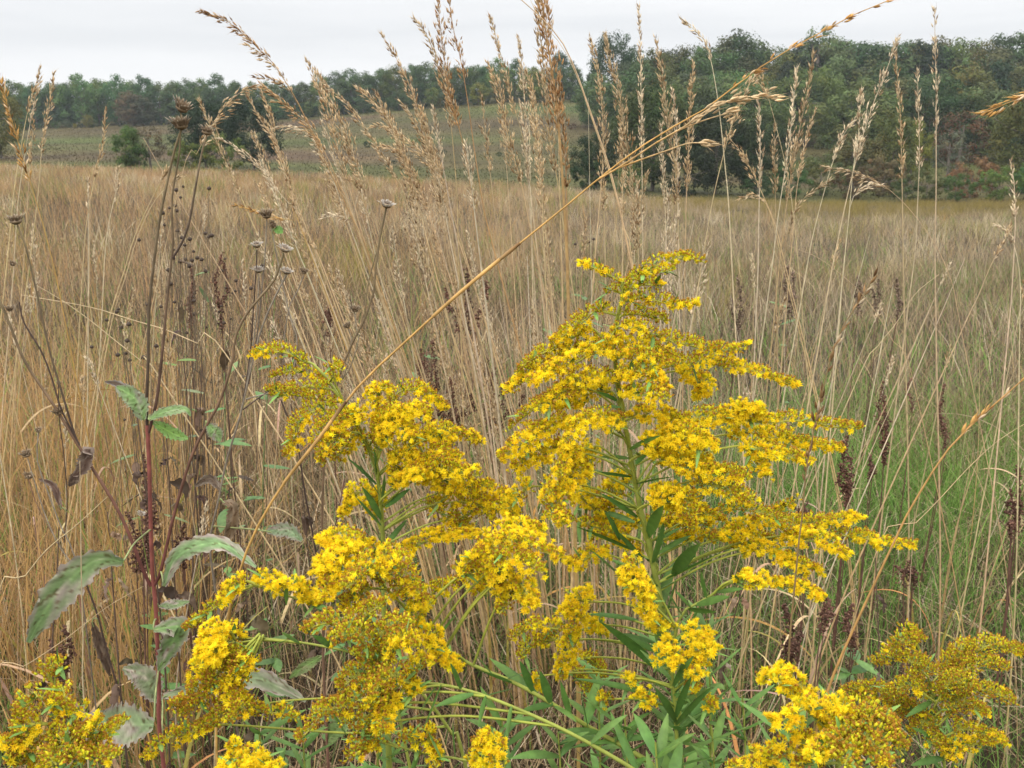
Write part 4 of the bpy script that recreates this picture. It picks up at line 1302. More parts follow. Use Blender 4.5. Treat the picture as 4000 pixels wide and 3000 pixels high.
    goldenrod('olive brown budded goldenrod spreading at the lower right', [
        (3570, 2470), (3600, 2560), (3640, 2700), (3670, 2820), (3690, 3000)], [
        ([(3590, 2540), (3560, 2470), (3540, 2465), (3610, 2500)], 30, .12, 0),
        ([(3600, 2570), (3540, 2500), (3490, 2530), (3455, 2550)], 36, .12, -.02),
        ([(3610, 2600), (3520, 2560), (3450, 2580), (3405, 2590)], 32, .14, .02),
        ([(3620, 2640), (3560, 2590), (3600, 2600), (3660, 2620)], 46, .24, -.03),
        ([(3630, 2680), (3740, 2560), (3760, 2520), (3800, 2520)], 44, .08, .03),
        ([(3640, 2700), (3800, 2560), (3870, 2520), (3930, 2530), (4010, 2550)], 44, .12, .03),
        ([(3640, 2720), (3800, 2600), (3870, 2590), (3940, 2610)], 40, .10, .0),
        ([(3650, 2740), (3560, 2680), (3480, 2700), (3470, 2690)], 34, .40, -.03),
        ([(3650, 2760), (3700, 2680), (3760, 2670), (3820, 2700)], 54, .26, -.03),
        ([(3660, 2790), (3780, 2700), (3860, 2700), (3960, 2740)], 46, .18, -.02),
        ([(3670, 2830), (3740, 2760), (3800, 2760), (3850, 2790)], 56, .28, -.04),
        ([(3640, 2800), (3420, 2690), (3350, 2690), (3280, 2710)], 36, .10, .04),
        ([(3640, 2810), (3440, 2730), (3380, 2720), (3330, 2730)], 40, .14, .04),
        ([(3670, 2850), (3560, 2780), (3520, 2790), (3480, 2800)], 44, .24, .02),
        ([(3680, 2880), (3620, 2820), (3590, 2840), (3550, 2860)], 50, .30, .0),
        ([(3680, 2880), (3760, 2850), (3850, 2870), (3920, 2910)], 44, .42, -.04),
        ([(3685, 2920), (3640, 2890), (3660, 2930)], 46, .20, -.03),
        ([(3685, 2940), (3740, 2920), (3720, 2980)], 40, .52, -.04),
        ([(3685, 2960), (3880, 2880), (3930, 2900)], 26, .6, .0),
        ([(3640, 2720), (3560, 2640), (3560, 2620)], 36, .2, .03)],
        [((3640, 2740), (3540, 2800), 40), ((3680, 2900), (3560, 2840), 36), ((3690, 2960), (3560, 2990), 50)],
        auto=(.1, .5, 14), seed=13, rad=.003, Y=.98)


build_goldenrods()


# ================================================================== TALL DRY GRASS STALKS
TAN = np.array([.62, .475, .285])
PALE = np.array([.73, .625, .455])
BROWN = np.array([.36, .22, .10])
ORST = np.array([.50, .30, .10])
STK = np.array([.56, .385, .17])
GT = 'tall dry grass stalks standing in the meadow'


def stalk(label, tr, Y, plume=420, pw=20, col=TAN, scol=STK, r=.0019, dens=1.0, droop=0.0, group=GT, nleaf=0, spread=.3, gap=0.0, name='grass_stalk', spl=.0096, side=0, raw=None, start=0):
    pts = raw if raw is not None else to_ground([P(u, v, Y) for u, v in tr], spread=spread)
    base = np.array(pts[-1], float)
    base[2] = gz1(base[0], base[1])
    t = thing(name, label, 'grass stalk', base, group)
    c = cr(pts, 64)
    mb = MB()
    sc = jit(scol, .13)
    tube(mb, c[::-1], [r * 1.15, r, r * .8, r * .25], 5, sc * .95, jit(col, .08) * .9, .07)
    mb.build('stem', M_STRAW, t, base, True)
    if plume > 0:
        L = plume * Y / F
        d = np.concatenate([[0], np.cumsum(np.linalg.norm(np.diff(c, axis=0), axis=1))])
        L = min(L, d[-1] * .7)
        W = pw * 1.05 * Y / F
        N = int(np.clip(L / .0021 * dens * (.5 + W / .010), 34, 900))
        s = rng.uniform(0, 1, N) ** .95
        if gap > 0:
            ph = rng.uniform(0, 6)
            s2 = s[(np.sin(s * 24 + ph) > -1 + gap * 1.3) | (rng.uniform(0, 1, N) < .22)]
            s = s2 if len(s2) > 22 else s
            N = len(s)
        q = s * L
        ctr = np.stack([np.interp(q, d, c[:, k]) for k in range(3)], 1)
        tn = np.stack([np.interp(q, d, nrm(-np.gradient(c, axis=0))[:, k]) for k in range(3)], 1)
        x, y, _ = frames(tn)
        a = rng.uniform(0, 2 * PI, N)
        rad = W * np.interp(s, [0, .12, .45, .8, 1], [.12, .45, 1.0, .85, .45]) * rng.uniform(0, 1, N) ** .7
        lump = .5 + .8 * np.abs(np.sin(s * L / .030 + rng.uniform(0, 6)))
        rad = rad * lump
        e = x * np.cos(a)[:, None] + y * np.sin(a)[:, None]
        if side:
            e = nrm(e + np.array([side, 0, -.5]) * 1.0)
        pos = ctr + e * rad[:, None] + np.array([0, 0, -1.0]) * (droop * rad)[:, None]
        ax = nrm(tn + e * .35 + rng.normal(0, .14, (N, 3)) + np.array([0, 0, -1.0]) * droop * .8)
        tint = col * (1 + rng.normal(0, .16, (N, 1)))
        dk = rng.uniform(0, 1, N) < .32
        tint[dk] = tint[dk] * np.array([.5, .42, .36])
        lt = rng.uniform(0, 1, N) < .18
        tint[lt] = tint[lt] * .4 + PALE * .65
        mb = MB()
        stamp(mb, T_SPK, pos, ax, spl * rng.uniform(.7, 1.25, N) * min(1.0, .75 + Y / 8), tint=tint)
        # hair-thin branchlets carrying the spikelets
        sel = np.arange(0, N, 2)
        A = ctr[sel] - tn[sel] * (rad[sel] * 1.4)[:, None]
        B = pos[sel]
        dd = nrm(B - A + 1e-6)
        sx, sy, _ = frames(dd)
        wv = .0004
        V = np.stack([A - sx * wv, A + sx * wv, A + sy * wv, B], 1).reshape(-1, 3)
        o = (np.arange(len(sel)) * 4)[:, None]
        mb.add(V, col * .8, T=np.concatenate([o + [[0, 1, 3]], o + [[1, 2, 3]], o + [[2, 0, 3]]]))
        mb.build('seed_head', M_SEED, t, base)
    for k in range(nleaf):
        lm = MB()
        b = c[int(rng.uniform(26, 58))]
        an = rng.uniform(0, 2 * PI)
        dv = np.array([math.cos(an), math.sin(an), rng.uniform(.6, 1.6)])
        n = 12
        tt = np.linspace(0, 1, n)
        LL = rng.uniform(.18, .42)
        pp = b + nrm(dv) * (tt * LL)[:, None] + np.array([math.cos(an) * .3, math.sin(an) * .3, -1.0]) * (tt ** 2.2 * LL * rng.uniform(.5, 1.1))[:, None]
        ww = .0035 * (1 - tt ** 2) + .0004
        twist = rng.uniform(-1.5, 1.5) * tt
        hz = nrm(np.cross(dv, [0, 0, 1.0]))
        sd = hz * np.cos(twist)[:, None] + np.array([0, 0, 1.0]) * np.sin(twist)[:, None]
        cc = jit([STRAW, ORNG * .8, (.34, .22, .14), STRAW * .9][rng.integers(0, 4)], .12)
        strip(lm, pp, ww, sd, cc, cc * 1.05, fold=.2)
        lm.build('leaf', M_STRAW, t, base, True)
    return t


def c1(p):
    return [(700 + x * .7233, y * .7233) for x, y in p]


def c2(p):
    return [(2200 + x * .8137, y * .8137) for x, y in p]


def build_stalks():
    S = lambda lab, p, Y=2.2, **k: stalk(lab, c1(p), Y, **k)
    S('far leaning stalk with a dense brown tip stretching left into the sky', [(112, 58), (260, 115), (390, 228), (490, 320), (580, 450), (660, 590), (740, 770), (850, 1000), (960, 1230), (1050, 1450)], 2.0,
      plume=300, pw=13, col=BROWN * 1.15, dens=1.3, r=.0018, droop=.2)
    stalk('drooping side spray hanging left from the far leaning stalk', c1([(360, 240), (430, 285), (500, 345), (580, 450), (660, 590), (745, 780), (850, 1010), (960, 1240)]), 2.01, plume=230, pw=16, col=TAN, gap=.5, droop=.5, r=.001)
    stalk('short brown spikelet spray crossing the crest wood left of the plumes', c1([(400, 412), (480, 425), (560, 460), (620, 530), (690, 660), (800, 880), (900, 1100)]), 2.02, plume=130, pw=9, col=BROWN, r=.0009)
    S('stalk with a rusty plume bowed left over the darkest evergreen', [(438, 455), (540, 540), (640, 620), (700, 680), (790, 830), (870, 1010), (960, 1230)], 2.1, plume=340, pw=20, col=TAN * np.array([.95, .85, .75]), droop=.3)
    S('slender tan plume, first of the upright pair above the meadow hill', [(688, 325), (740, 440), (790, 560), (830, 700), (870, 860), (930, 1050), (1000, 1300)], 2.2, plume=480, pw=19)
    S('slender tan plume, second of the upright pair above the meadow hill', [(735, 372), (800, 500), (860, 640), (910, 790), (950, 950), (1030, 1200)], 2.25, plume=470, pw=20)
    S('long thin plume leaning left across the hill meadow', [(800, 470), (900, 560), (1000, 700), (1090, 830), (1180, 980), (1260, 1180)], 2.15, plume=420, pw=15, col=TAN * .95)
    S('full straw plume bending left at the middle of the clump', [(960, 475), (1060, 560), (1130, 650), (1190, 780), (1230, 900), (1290, 1100), (1340, 1300)], 2.2, plume=480, pw=25)
    S('grey tipped plume beside the full straw one', [(1055, 480), (1110, 600), (1170, 740), (1230, 900), (1300, 1120)], 2.3, plume=380, pw=20, col=TAN * .92)
    S('tall plume whose tip just reaches the sky left of the double heads', [(1093, 185), (1170, 310), (1240, 450), (1290, 600), (1350, 780), (1400, 900), (1440, 1050), (1470, 1250)], 2.2, plume=560, pw=17)
    S('left plume of the double heads with a hooked tip in the sky', [(1262, 98), (1340, 190), (1380, 310), (1430, 450), (1460, 600), (1480, 800), (1500, 1050), (1510, 1400)], 2.1, plume=420, pw=17, col=TAN * .85)
    S('dense brown plume of the double heads touching the top edge', [(1392, -20), (1405, 100), (1425, 280), (1450, 470), (1500, 650), (1560, 900), (1590, 1150)], 2.05, plume=470, pw=24, col=BROWN * 1.3)
    S('brown plume with loose spikelets right of the double heads', [(1448, -60), (1480, 150), (1520, 320), (1560, 560), (1600, 850), (1650, 1150), (1700, 1350)], 2.05, plume=330, pw=19, col=BROWN * 1.25, gap=.3, r=.002)
    S('fine wispy plume between the double heads and the thick brown one', [(1678, 88), (1730, 270), (1770, 420), (1800, 560), (1850, 720), (1890, 950)], 2.3, plume=360, pw=12)
    S('leaning tan plume left of the thick brown one', [(1662, 338), (1720, 460), (1750, 600), (1790, 800), (1850, 1000), (1890, 1200)], 2.25, plume=460, pw=24)
    S('upright pale plume left of the thick brown one', [(1833, 195), (1850, 350), (1860, 480), (1870, 640), (1880, 800), (1885, 1000), (1900, 1250)], 2.3, plume=520, pw=17, col=PALE * .95)
    S('short straw plume tucked against the thick brown one', [(1872, 380), (1910, 520), (1930, 680), (1950, 860), (1960, 1100)], 2.25, plume=400, pw=19)
    S('thickest brown plume on an orange stem rising out of the top edge', [(1952, -90), (1970, 100), (2000, 300), (2030, 500), (2050, 700), (2065, 900), (2082, 1150), (2095, 1400), (2102, 1660)], 1.75, plume=520, pw=34,
      col=BROWN * 1.4, scol=ORST * 1.05, r=.0042, dens=1.3, spread=.1)
    S('brown plume joined to the left side of the thickest one', [(1935, -40), (1945, 140), (1965, 340), (1985, 560), (2000, 760), (2040, 960), (2080, 1250)], 1.8, plume=640, pw=24, col=TAN * .85, dens=1.1)
    S('lower brown plume hanging on the right of the thickest one', [(2050, 400), (2075, 650), (2085, 850), (2092, 1050), (2098, 1300)], 1.77, plume=420, pw=20, col=BROWN * 1.2)
    S('arched stalk with drooping fine branches near the dead flower heads', [(432, 458), (340, 490), (250, 570), (165, 695), (85, 850), (0, 1010)], 1.9, plume=330, pw=20, col=TAN, droop=.5, gap=.45, r=.0012)
    S('bowed pale plume crossing below the darkest evergreen', [(208, 742), (310, 800), (400, 870), (470, 940), (540, 1040), (600, 1110), (680, 1270)], 2.1, plume=300, pw=11, col=PALE)
    S('zigzag thin stalk before the darkest evergreen', [(362, 490), (410, 600), (470, 690), (520, 770), (570, 900), (610, 1050), (690, 1300), (800, 1500)], 2.1, plume=640, pw=13, col=TAN * .95)
    S('second thin stalk before the darkest evergreen', [(438, 480), (490, 620), (510, 730), (560, 900), (630, 1120)], 2.15, plume=240, pw=9)
    S('plume with hooked pale tip left of the full straw one', [(508, 692), (600, 680), (700, 730), (780, 860), (870, 1080)], 2.2, plume=330, pw=17, col=PALE * .95, droop=.4)
    S('side plume pointing left from the middle of the clump', [(1040, 680), (1130, 690), (1240, 770), (1330, 860), (1390, 950), (1450, 1120)], 2.25, plume=390, pw=17)
    S('thin brown plume over the hill right of the full straw one', [(1190, 538), (1250, 630), (1300, 720), (1345, 860), (1400, 1060)], 2.3, plume=300, pw=11, col=TAN * .85)
    S('low bright plume fanning left above the field', [(1085, 790), (1170, 815), (1240, 900), (1300, 1020), (1360, 1200)], 2.2, plume=300, pw=20)
    S('low pale plume curling over the tan field', [(760, 1185), (830, 1160), (910, 1190), (980, 1290)], 2.1, plume=120, pw=10, col=PALE)
    S('lone curled plume lying across the field left of the heads', [(300, 1105), (400, 1140), (520, 1180), (620, 1190), (680, 1290)], 1.9, plume=210, pw=9, col=ORST * 1.1)
    # bent stalk passing behind the thick plume
    stalk('bent bare stalk curving over beside the thickest plume', [(1990, -40), (2060, 20), (2140, 95), (2205, 180), (2255, 292), (2290, 391), (2330, 505), (2379, 651), (2420, 814), (2469, 1050), (2500, 1250)], 1.5,
          plume=0, scol=ORST * 1.15, r=.0026, spread=.15)
    stalk('slim bent stalk running parallel to the bent bare one', [(2060, -30), (2100, 60), (2150, 130), (2200, 185), (2262, 320), (2300, 430), (2345, 560), (2385, 690), (2440, 900), (2480, 1100)], 1.52, plume=0, scol=STK, r=.0012, spread=.15)
    # the long diagonal stalk
    lead = [(3465, 4), (3330, 60), (3200, 130), (3060, 205), (2960, 270), (2840, 360), (2720, 450), (2620, 500), (2480, 590), (2330, 705), (2190, 822), (2000, 975),
            (1800, 1140), (1600, 1320), (1400, 1510), (1240, 1720), (1100, 1900), (990, 2090), (925, 2270), (880, 2480), (856, 2700), (848, 3000)]
    tt = stalk('longest stalk arching diagonally across the whole picture', lead, .88, plume=620, pw=9, col=ORST * 1.25, scol=ORST * 1.05, r=.0016, gap=.25, spread=.05, spl=.0075)
    lc = cr([P(u, v, .88) for u, v in lead], 90)
    for kn in (33, 52, 70):
        mb = MB()
        tube(mb, lc[kn - 1:kn + 2], [.0016, .0021, .0016], 7, (.24, .13, .05), (.40, .25, .10))
        tube(mb, lc[kn + 1:kn + 9], [.0019, .0017], 7, ORST * 1.25, ORST * .95, .14)
        mb.build('sheath', M_STRAW, tt, tuple(tt.location), True)
    for lab, br in [('lower', [(3030, 372), (2900, 382), (2780, 420), (2680, 490), (2560, 560), (2440, 640), (2330, 705)]),
                    ('short', [(2770, 560), (2690, 560), (2600, 590), (2500, 625), (2420, 655)]),
                    ('fine', [(2850, 440), (2750, 470), (2650, 510), (2560, 560)])]:
        mb = MB()
        c = cr([P(u, v, .875) for u, v in br], 30)
        tube(mb, c[::-1], [.0009, .0005], 4, ORST * 1.1, TAN)
        d = nrm(-np.gradient(c, axis=0))
        n = 44 if lab == 'lower' else 9
        k = rng.integers(0, 14 if lab == 'lower' else 4, n)
        stamp(mb, T_SPK, c[k] + rng.normal(0, .0022, (n, 3)), nrm(d[k] + rng.normal(0, .14, (n, 3))), .009, tint=(TAN * (1 + rng.normal(0, .2, (n, 1)))))
        mb.build('side_branch', M_SEED, tt, tuple(tt.location))
    # ---- right-hand group
    R = lambda lab, p, Y=2.3, **k: stalk(lab, c2(p), Y, **k)
    R('leftmost plume before the tall hedgerow tree', [(125, 175), (160, 310), (185, 480), (192, 650), (188, 800), (195, 950), (200, 1150), (205, 1400)], plume=640, pw=17, col=TAN * .92)
    R('fullest plume before the grey half bare tree', [(200, 165), (235, 330), (270, 450), (290, 600), (312, 750), (340, 950), (358, 1150), (365, 1350)], 2.1, plume=800, pw=25, col=TAN * .88)
    R('pale needle thin plume rising highest into the sky', [(362, 25), (370, 200), (373, 400), (376, 600), (378, 800), (380, 950), (382, 1250)], plume=560, pw=9, col=PALE)
    R('brown pointed plume left of the leaning diagonal', [(443, 180), (470, 330), (490, 480), (510, 620), (535, 780), (545, 950), (556, 1150), (570, 1400)], 2.2, plume=620, pw=18, col=TAN * .85)
    R('bleached white plume before the dark field edge trees', [(524, 432), (540, 550), (546, 700), (550, 850), (552, 1050)], plume=330, pw=12, col=PALE * 1.08)
    R('short pale plume low before the grey trunk', [(470, 598), (475, 750), (488, 950), (492, 1100)], 2.5, plume=300, pw=11, col=PALE * .9)
    R('straight plume with kinked tip before the dark trees', [(627, 298), (610, 480), (605, 650), (596, 830), (590, 1000), (585, 1250)], plume=470, pw=14)
    R('nodding plume curling left at the sky edge', [(568, 98), (650, 160), (695, 235), (730, 400), (755, 580), (775, 780), (795, 1000), (822, 1500)], 1.9, plume=190, pw=10, col=PALE)
    R('crossing stalk topped by an airy plume under the diagonal', [(940, 345), (890, 410), (810, 600), (770, 740), (720, 950), (680, 1180), (618, 1560)], 1.9, plume=300, pw=26, col=TAN * .95, gap=.4, droop=.2)
    R('drooping spray hanging down before the dark bush', [(795, 660), (860, 740), (920, 850), (960, 940), (1010, 1060), (1060, 1250)], 2.2, plume=230, pw=14, gap=.3)
    R('straight thin straw through the middle of the right group', [(935, 475), (945, 650), (945, 800), (940, 1000), (935, 1300), (920, 1660)], 2.0, plume=330, pw=9, col=PALE)
    R('small hooked seed spray low on the right group', [(848, 955), (900, 935), (960, 960), (1000, 1045), (1050, 1250)], 2.2, plume=110, pw=8)
    R('curved bare straw sweeping down right of the airy plume', [(920, 375), (980, 460), (1020, 600), (1060, 760), (1085, 880), (1110, 1080), (1140, 1400), (1160, 1660)], 1.95, plume=90, pw=24, gap=.5)
    R('bleached slim plume leaning right before the dull green wood', [(1121, 338), (1105, 500), (1085, 680), (1060, 850), (1030, 1050), (1000, 1300), (950, 1660)], 2.0, plume=420, pw=10, col=PALE * 1.05)
    R('brown plume leaning right beside the bleached slim one', [(1203, 245), (1175, 430), (1130, 640), (1100, 800), (1070, 1000), (1040, 1250), (1020, 1450)], 2.1, plume=560, pw=15, col=TAN * .8)
    R('short leaning plume right of the brown leaning one', [(1212, 525), (1170, 660), (1140, 800), (1120, 920), (1100, 1150)], 2.4, plume=260, pw=9)
    R('stubby plume standing among crossing straws', [(1018, 595), (1012, 750), (1018, 900), (1020, 1150)], 2.5, plume=260, pw=12, col=TAN * .8)
    R('plume leaning right with a bare lower stem, left of the pair', [(1418, 548), (1350, 640), (1300, 760), (1250, 930), (1190, 1170), (1150, 1400)], 2.1, plume=190, pw=9, col=PALE)
    R('upright straw of the crossing pair', [(1435, 425), (1420, 600), (1410, 700), (1390, 830), (1370, 1050), (1340, 1350), (1320, 1600)], 2.0, plume=240, pw=11, col=PALE)
    R('long right leaning stalk of the crossing pair with tufted side sprays', [(1612, 165), (1540, 370), (1480, 520), (1430, 680), (1390, 830), (1340, 1050), (1280, 1350), (1230, 1640)], 1.9, plume=470, pw=19, gap=.5, col=PALE * .95)
    R('slim upright plume left of the two tallest right straws', [(1594, 255), (1610, 430), (1620, 620), (1625, 800), (1630, 1100), (1635, 1400)], 2.1, plume=470, pw=11, gap=.3)
    R('upright plume with beadlike spikelets between tall right straws', [(1700, 340), (1705, 520), (1710, 750), (1700, 1000), (1690, 1200), (1645, 1560)], 2.1, plume=400, pw=11, gap=.4, col=PALE)
    R('tallest straw on the right, its tip in the sky', [(1783, 30), (1785, 200), (1790, 400), (1790, 650), (1790, 900), (1785, 1200), (1790, 1600)], 1.9, plume=480, pw=10, gap=.5, col=PALE * .95)
    R('pale nodding plume near the right edge', [(2143, 765), (2165, 880), (2170, 1050), (2165, 1200), (2150, 1450), (2130, 1660)], 1.9, plume=230, pw=12, gap=.3, col=PALE)
    R('curved straw right of the pale nodding plume', [(2085, 1080), (2140, 1120), (2180, 1240), (2195, 1400), (2190, 1660)], 1.9, plume=110, pw=9, col=PALE)
    R('right leaning straw crossing near the right edge', [(2150, 1072), (2110, 1170), (2050, 1280), (1980, 1450), (1890, 1640)], 1.8, plume=150, pw=8)
    R('fine arching stalk with feathery tip before the orange bush', [(1228, 798), (1370, 820), (1500, 870), (1600, 940), (1700, 1050), (1800, 1200), (1870, 1370), (1900, 1530)], 1.9, plume=260, pw=12, col=TAN * .8, gap=.3, r=.001, droop=.4)
    R('feathery side plume before the low dark bush', [(1530, 890), (1450, 890), (1390, 950), (1370, 1050), (1340, 1350)], 2.0, plume=120, pw=14, col=PALE)
    R('brown plume slanting right below the stubby one', [(1285, 862), (1210, 910), (1140, 970), (1090, 1075), (1060, 1250), (1040, 1450)], 2.1, plume=270, pw=10, col=TAN * .75)
    R('orange plume poking in from the right edge', [(2003, 552), (2120, 500), (2240, 450), (2380, 430), (2500, 520), (2560, 800)], .95, plume=260, pw=16, col=ORST * 1.1, scol=ORST, dens=1.5, spread=.1)
    R('straw leaning right across the greenest patch', [(1803, 1318), (1690, 1410), (1600, 1550), (1520, 1650), (1400, 1850)], 1.7, plume=0, r=.0015)
    R('straw arching left across the right field', [(1080, 1180), (1200, 1225), (1300, 1290), (1450, 1430), (1590, 1650), (1680, 1830)], 1.8, plume=0, scol=ORST * 1.1, r=.0012)
    stalk('near brown stalk with dark spikelets standing before the right plumes', [(3420, 1070), (3337, 1212), (3273, 1311), (3219, 1501), (3183, 1664), (3147, 1845), (3138, 1980), (3120, 2116), (3108, 2250), (3086, 2476), (3075, 2700), (3072, 2900)],
          .70, plume=900, pw=10, col=BROWN * .85, scol=BROWN * 1.1, r=.0014, gap=.5, spread=.08)
    stalk('near orange stalk slanting up to the right edge', [(4120, 1370), (4000, 1480), (3850, 1610), (3700, 1760), (3560, 1980), (3500, 2100), (3430, 2250), (3360, 2400), (3250, 2650), (3190, 2850), (3160, 3000)],
          .72, plume=520, pw=12, col=ORST * 1.05, scol=ORST * .95, r=.0019, gap=.2, spread=.08)
    stalk('straw slanting up right behind the near orange stalk', [(4030, 1640), (3900, 1720), (3780, 1830), (3660, 1960), (3560, 2060), (3400, 2220)], .95, plume=0, r=.0009, spread=.15)
    # ---- left-hand group
    stalk('orange stalk with a dense plume at the left edge', [(-5, 285), (25, 400), (50, 480), (95, 640), (135, 765), (182, 930), (217, 1070), (241, 1190), (276, 1364), (317, 1570)], 1.3, plume=400, pw=16, col=ORST * 1.05, scol=ORST, r=.0015, droop=.2, side=-.4)
    for lab, p, Y, kw in [
        ('first of three thin plumes against the left wood', [(157, 270), (110, 430), (85, 560), (55, 750), (20, 1100)], 2.2, dict(plume=170, pw=8)),
        ('second of three thin plumes against the left wood', [(160, 300), (130, 420), (98, 600), (70, 800), (50, 1100)], 2.3, dict(plume=180, pw=9, col=PALE)),
        ('third of three thin plumes against the left wood', [(208, 285), (190, 430), (165, 560), (150, 750), (120, 1000)], 2.3, dict(plume=300, pw=10)),
        ('slim plume left of the small bright green tree', [(412, 415), (405, 540), (365, 720), (335, 900), (315, 1200), (300, 1500)], 2.2, dict(plume=280, pw=6)),
        ('short plume at the top edge of the left field', [(132, 470), (120, 600), (110, 750), (95, 1000)], 2.6, dict(plume=170, pw=8)),
        ('bright yellow straw leaning right of the dead flower stems', [(655, 655), (594, 776), (529, 917), (482, 1070), (435, 1217), (405, 1364), (364, 1570)], 2.0, dict(plume=60, pw=6, scol=STK * 1.25, r=.0021)),
        ('twin of the bright yellow straw beside it', [(700, 690), (610, 776), (541, 917), (494, 1070), (447, 1217), (417, 1364), (380, 1570)], 2.02, dict(plume=40, pw=5, scol=STK * 1.2, r=.0018)),
        ('curled pale seed head low in the left field', [(461, 660), (455, 740), (430, 850), (410, 1000), (395, 1300)], 2.4, dict(plume=130, pw=8, col=PALE)),
        ('small pale seed head left of the curled one', [(342, 700), (345, 760), (345, 900), (345, 1200)], 2.3, dict(plume=110, pw=7, col=PALE)),
        ('upright straw with knobbly base in the left field', [(352, 760), (350, 950), (348, 1150), (335, 1350), (325, 1570)], 2.0, dict(plume=0, scol=STK * 1.1)),
        ('fallen straw lying nearly level across the left field', [(82, 1152), (353, 1200), (517, 1250), (647, 1288), (764, 1340), (900, 1410)], 1.7, dict(plume=0, scol=STK * 1.15, spread=.5)),
        ('fallen straw slanting down right over the level one', [(147, 1117), (247, 1176), (353, 1252), (441, 1323), (558, 1417), (640, 1500)], 1.72, dict(plume=0, scol=STK * 1.1, spread=.5)),
        ('pale straw standing before the big drooping wilted leaf', [(312, 1800), (315, 2000), (318, 2250), (325, 2500), (332, 2800)], .95, dict(plume=0, scol=PALE * .85, r=.0014, spread=.05)),
        ('straw slanting up right at the left edge below the field', [(420, 1940), (300, 2050), (180, 2150), (90, 2260), (-10, 2360)], 1.2, dict(plume=0, scol=STK * 1.1, spread=.2)),
        ('orange straw slanting across the bottom left grass', [(560, 2290), (420, 2370), (250, 2500), (100, 2600), (-20, 2670)], 1.2, dict(plume=0, scol=ORST, r=.0012, spread=.2)),
        ('straw seen end to end low before the tuft of pure yellow', [(995, 2230), (940, 2300), (880, 2420), (850, 2600)], 1.1, dict(plume=0, scol=STK, r=.0016, spread=.1))]:
        stalk(lab, p, Y, **kw)
    # ---- the dense clump of bare and plumed stems behind the goldenrod
    gcl = 'crowded stalks of the central grass clump'
    for k in range(125):
        f = rng.uniform(0, 1)
        bx = uvx(1560 + 950 * f, 1800, 2.2) + rng.normal(0, .03)
        by = rng.uniform(2.0, 2.75)
        H = rng.uniform(.9, 1.62)
        lean = (-.30 + .34 * f + rng.normal(0, .06)) * H
        tipx = bx + lean
        b = np.array([bx, by, gz1(bx, by) - .01])
        tp = np.array([tipx, by + rng.normal(0, .12), H])
        mid = b * .5 + tp * .5 + np.array([-lean * .12, 0, 0])
        has = k % 5 < 3
        q = 'left leaning' if lean < -.18 else 'slightly left leaning' if lean < -.05 else 'upright'
        stalk(q + (' plumed' if has else ' bare') + ' straw stalk crowded in the clump behind the goldenrods', None, 2.3, plume=rng.uniform(180, 420) if has else 0, pw=rng.uniform(11, 21),
              scol=[STK, ORST * .95, STK * .9, np.array([.46, .31, .17])][k % 4], r=rng.uniform(.0016, .0032), raw=[tp, mid, b], group=gcl, nleaf=1 if k % 4 == 0 else 0, dens=.75,
              col=[TAN, PALE * .92, TAN * .85][k % 3])
    # ---- sparse stems right and left
    gr = 'sparse bare straws of the right field'
    for k in range(34):
        by = rng.uniform(1.7, 3.4)
        bx = uvx(rng.uniform(2700, 4100), 1600, by)
        H = rng.uniform(.7, 1.3)
        tp = np.array([bx + rng.normal(.06, .16) * H, by + rng.normal(0, .1), H])
        b = np.array([bx, by, gz1(bx, by) - .01])
        q = 'right leaning' if tp[0] > bx + .06 else 'left leaning' if tp[0] < bx - .06 else 'upright'
        stalk(q + ' thin straw in the green right field below the plumes', None, by, plume=rng.uniform(60, 160) if k % 3 == 0 else 0, pw=8, scol=[STK, ORST * .8, PALE * .8][k % 3], r=rng.uniform(.0009, .0018),
              raw=[tp, b * .5 + tp * .5 + np.array([rng.normal(0, .03), 0, 0]), b], group=gr, nleaf=1 if k % 2 else 0, col=[TAN, PALE][k % 2])
    gl = 'thin straws crowding the left field'
    for k in range(95):
        by = rng.uniform(1.5, 4.2)
        bx = uvx(rng.uniform(-150, 1350), 1500, by)
        H = rng.uniform(.75, 1.32)
        tp = np.array([bx + rng.normal(.02, .13) * H, by + rng.normal(0, .1), H])
        b = np.array([bx, by, gz1(bx, by) - .01])
        q = 'right leaning' if tp[0] > bx + .05 else 'left leaning' if tp[0] < bx - .05 else 'upright'
        cc = [ORST * .95, STK, np.array([.42, .27, .13]), STK * 1.1][k % 4]
        w = ['orange', 'straw yellow', 'brown', 'pale yellow'][k % 4]
        stalk(q + ' ' + w + ' straw in the tan left field around the dead flower stems', None, by, plume=rng.uniform(70, 200) if k % 3 else 0, pw=rng.uniform(6, 11), scol=cc, r=rng.uniform(.0009, .0018),
              raw=[tp, b * .5 + tp * .5 + np.array([rng.normal(0, .03), 0, 0]), b], group=gl, nleaf=1 if k % 2 else 0, col=[TAN, TAN * .8, PALE * .9][k % 3], dens=.7)


build_stalks()


# ================================================================== DEAD FLOWER PLANTS
T_BRACT = template([spikes(16, 4.2, .5, 9.5, 7.5, 2.6, (.13, .09, .055), (.52, .44, .32), 4, .3), spikes(12, 3.0, 1.0, 5.5, 8.5, 2.0, (.15, .10, .06), (.42, .33, .22), 6, .3)])
T_BRACTW = template([spikes(18, 4.2, .5, 10.5, 5.0, 2.8, (.34, .30, .25), (.62, .58, .52), 4, .3), spikes(14, 2.0, 2.0, 4.5, 7.0, 2.2, (.26, .21, .17), (.52, .47, .40), 6, .3)])


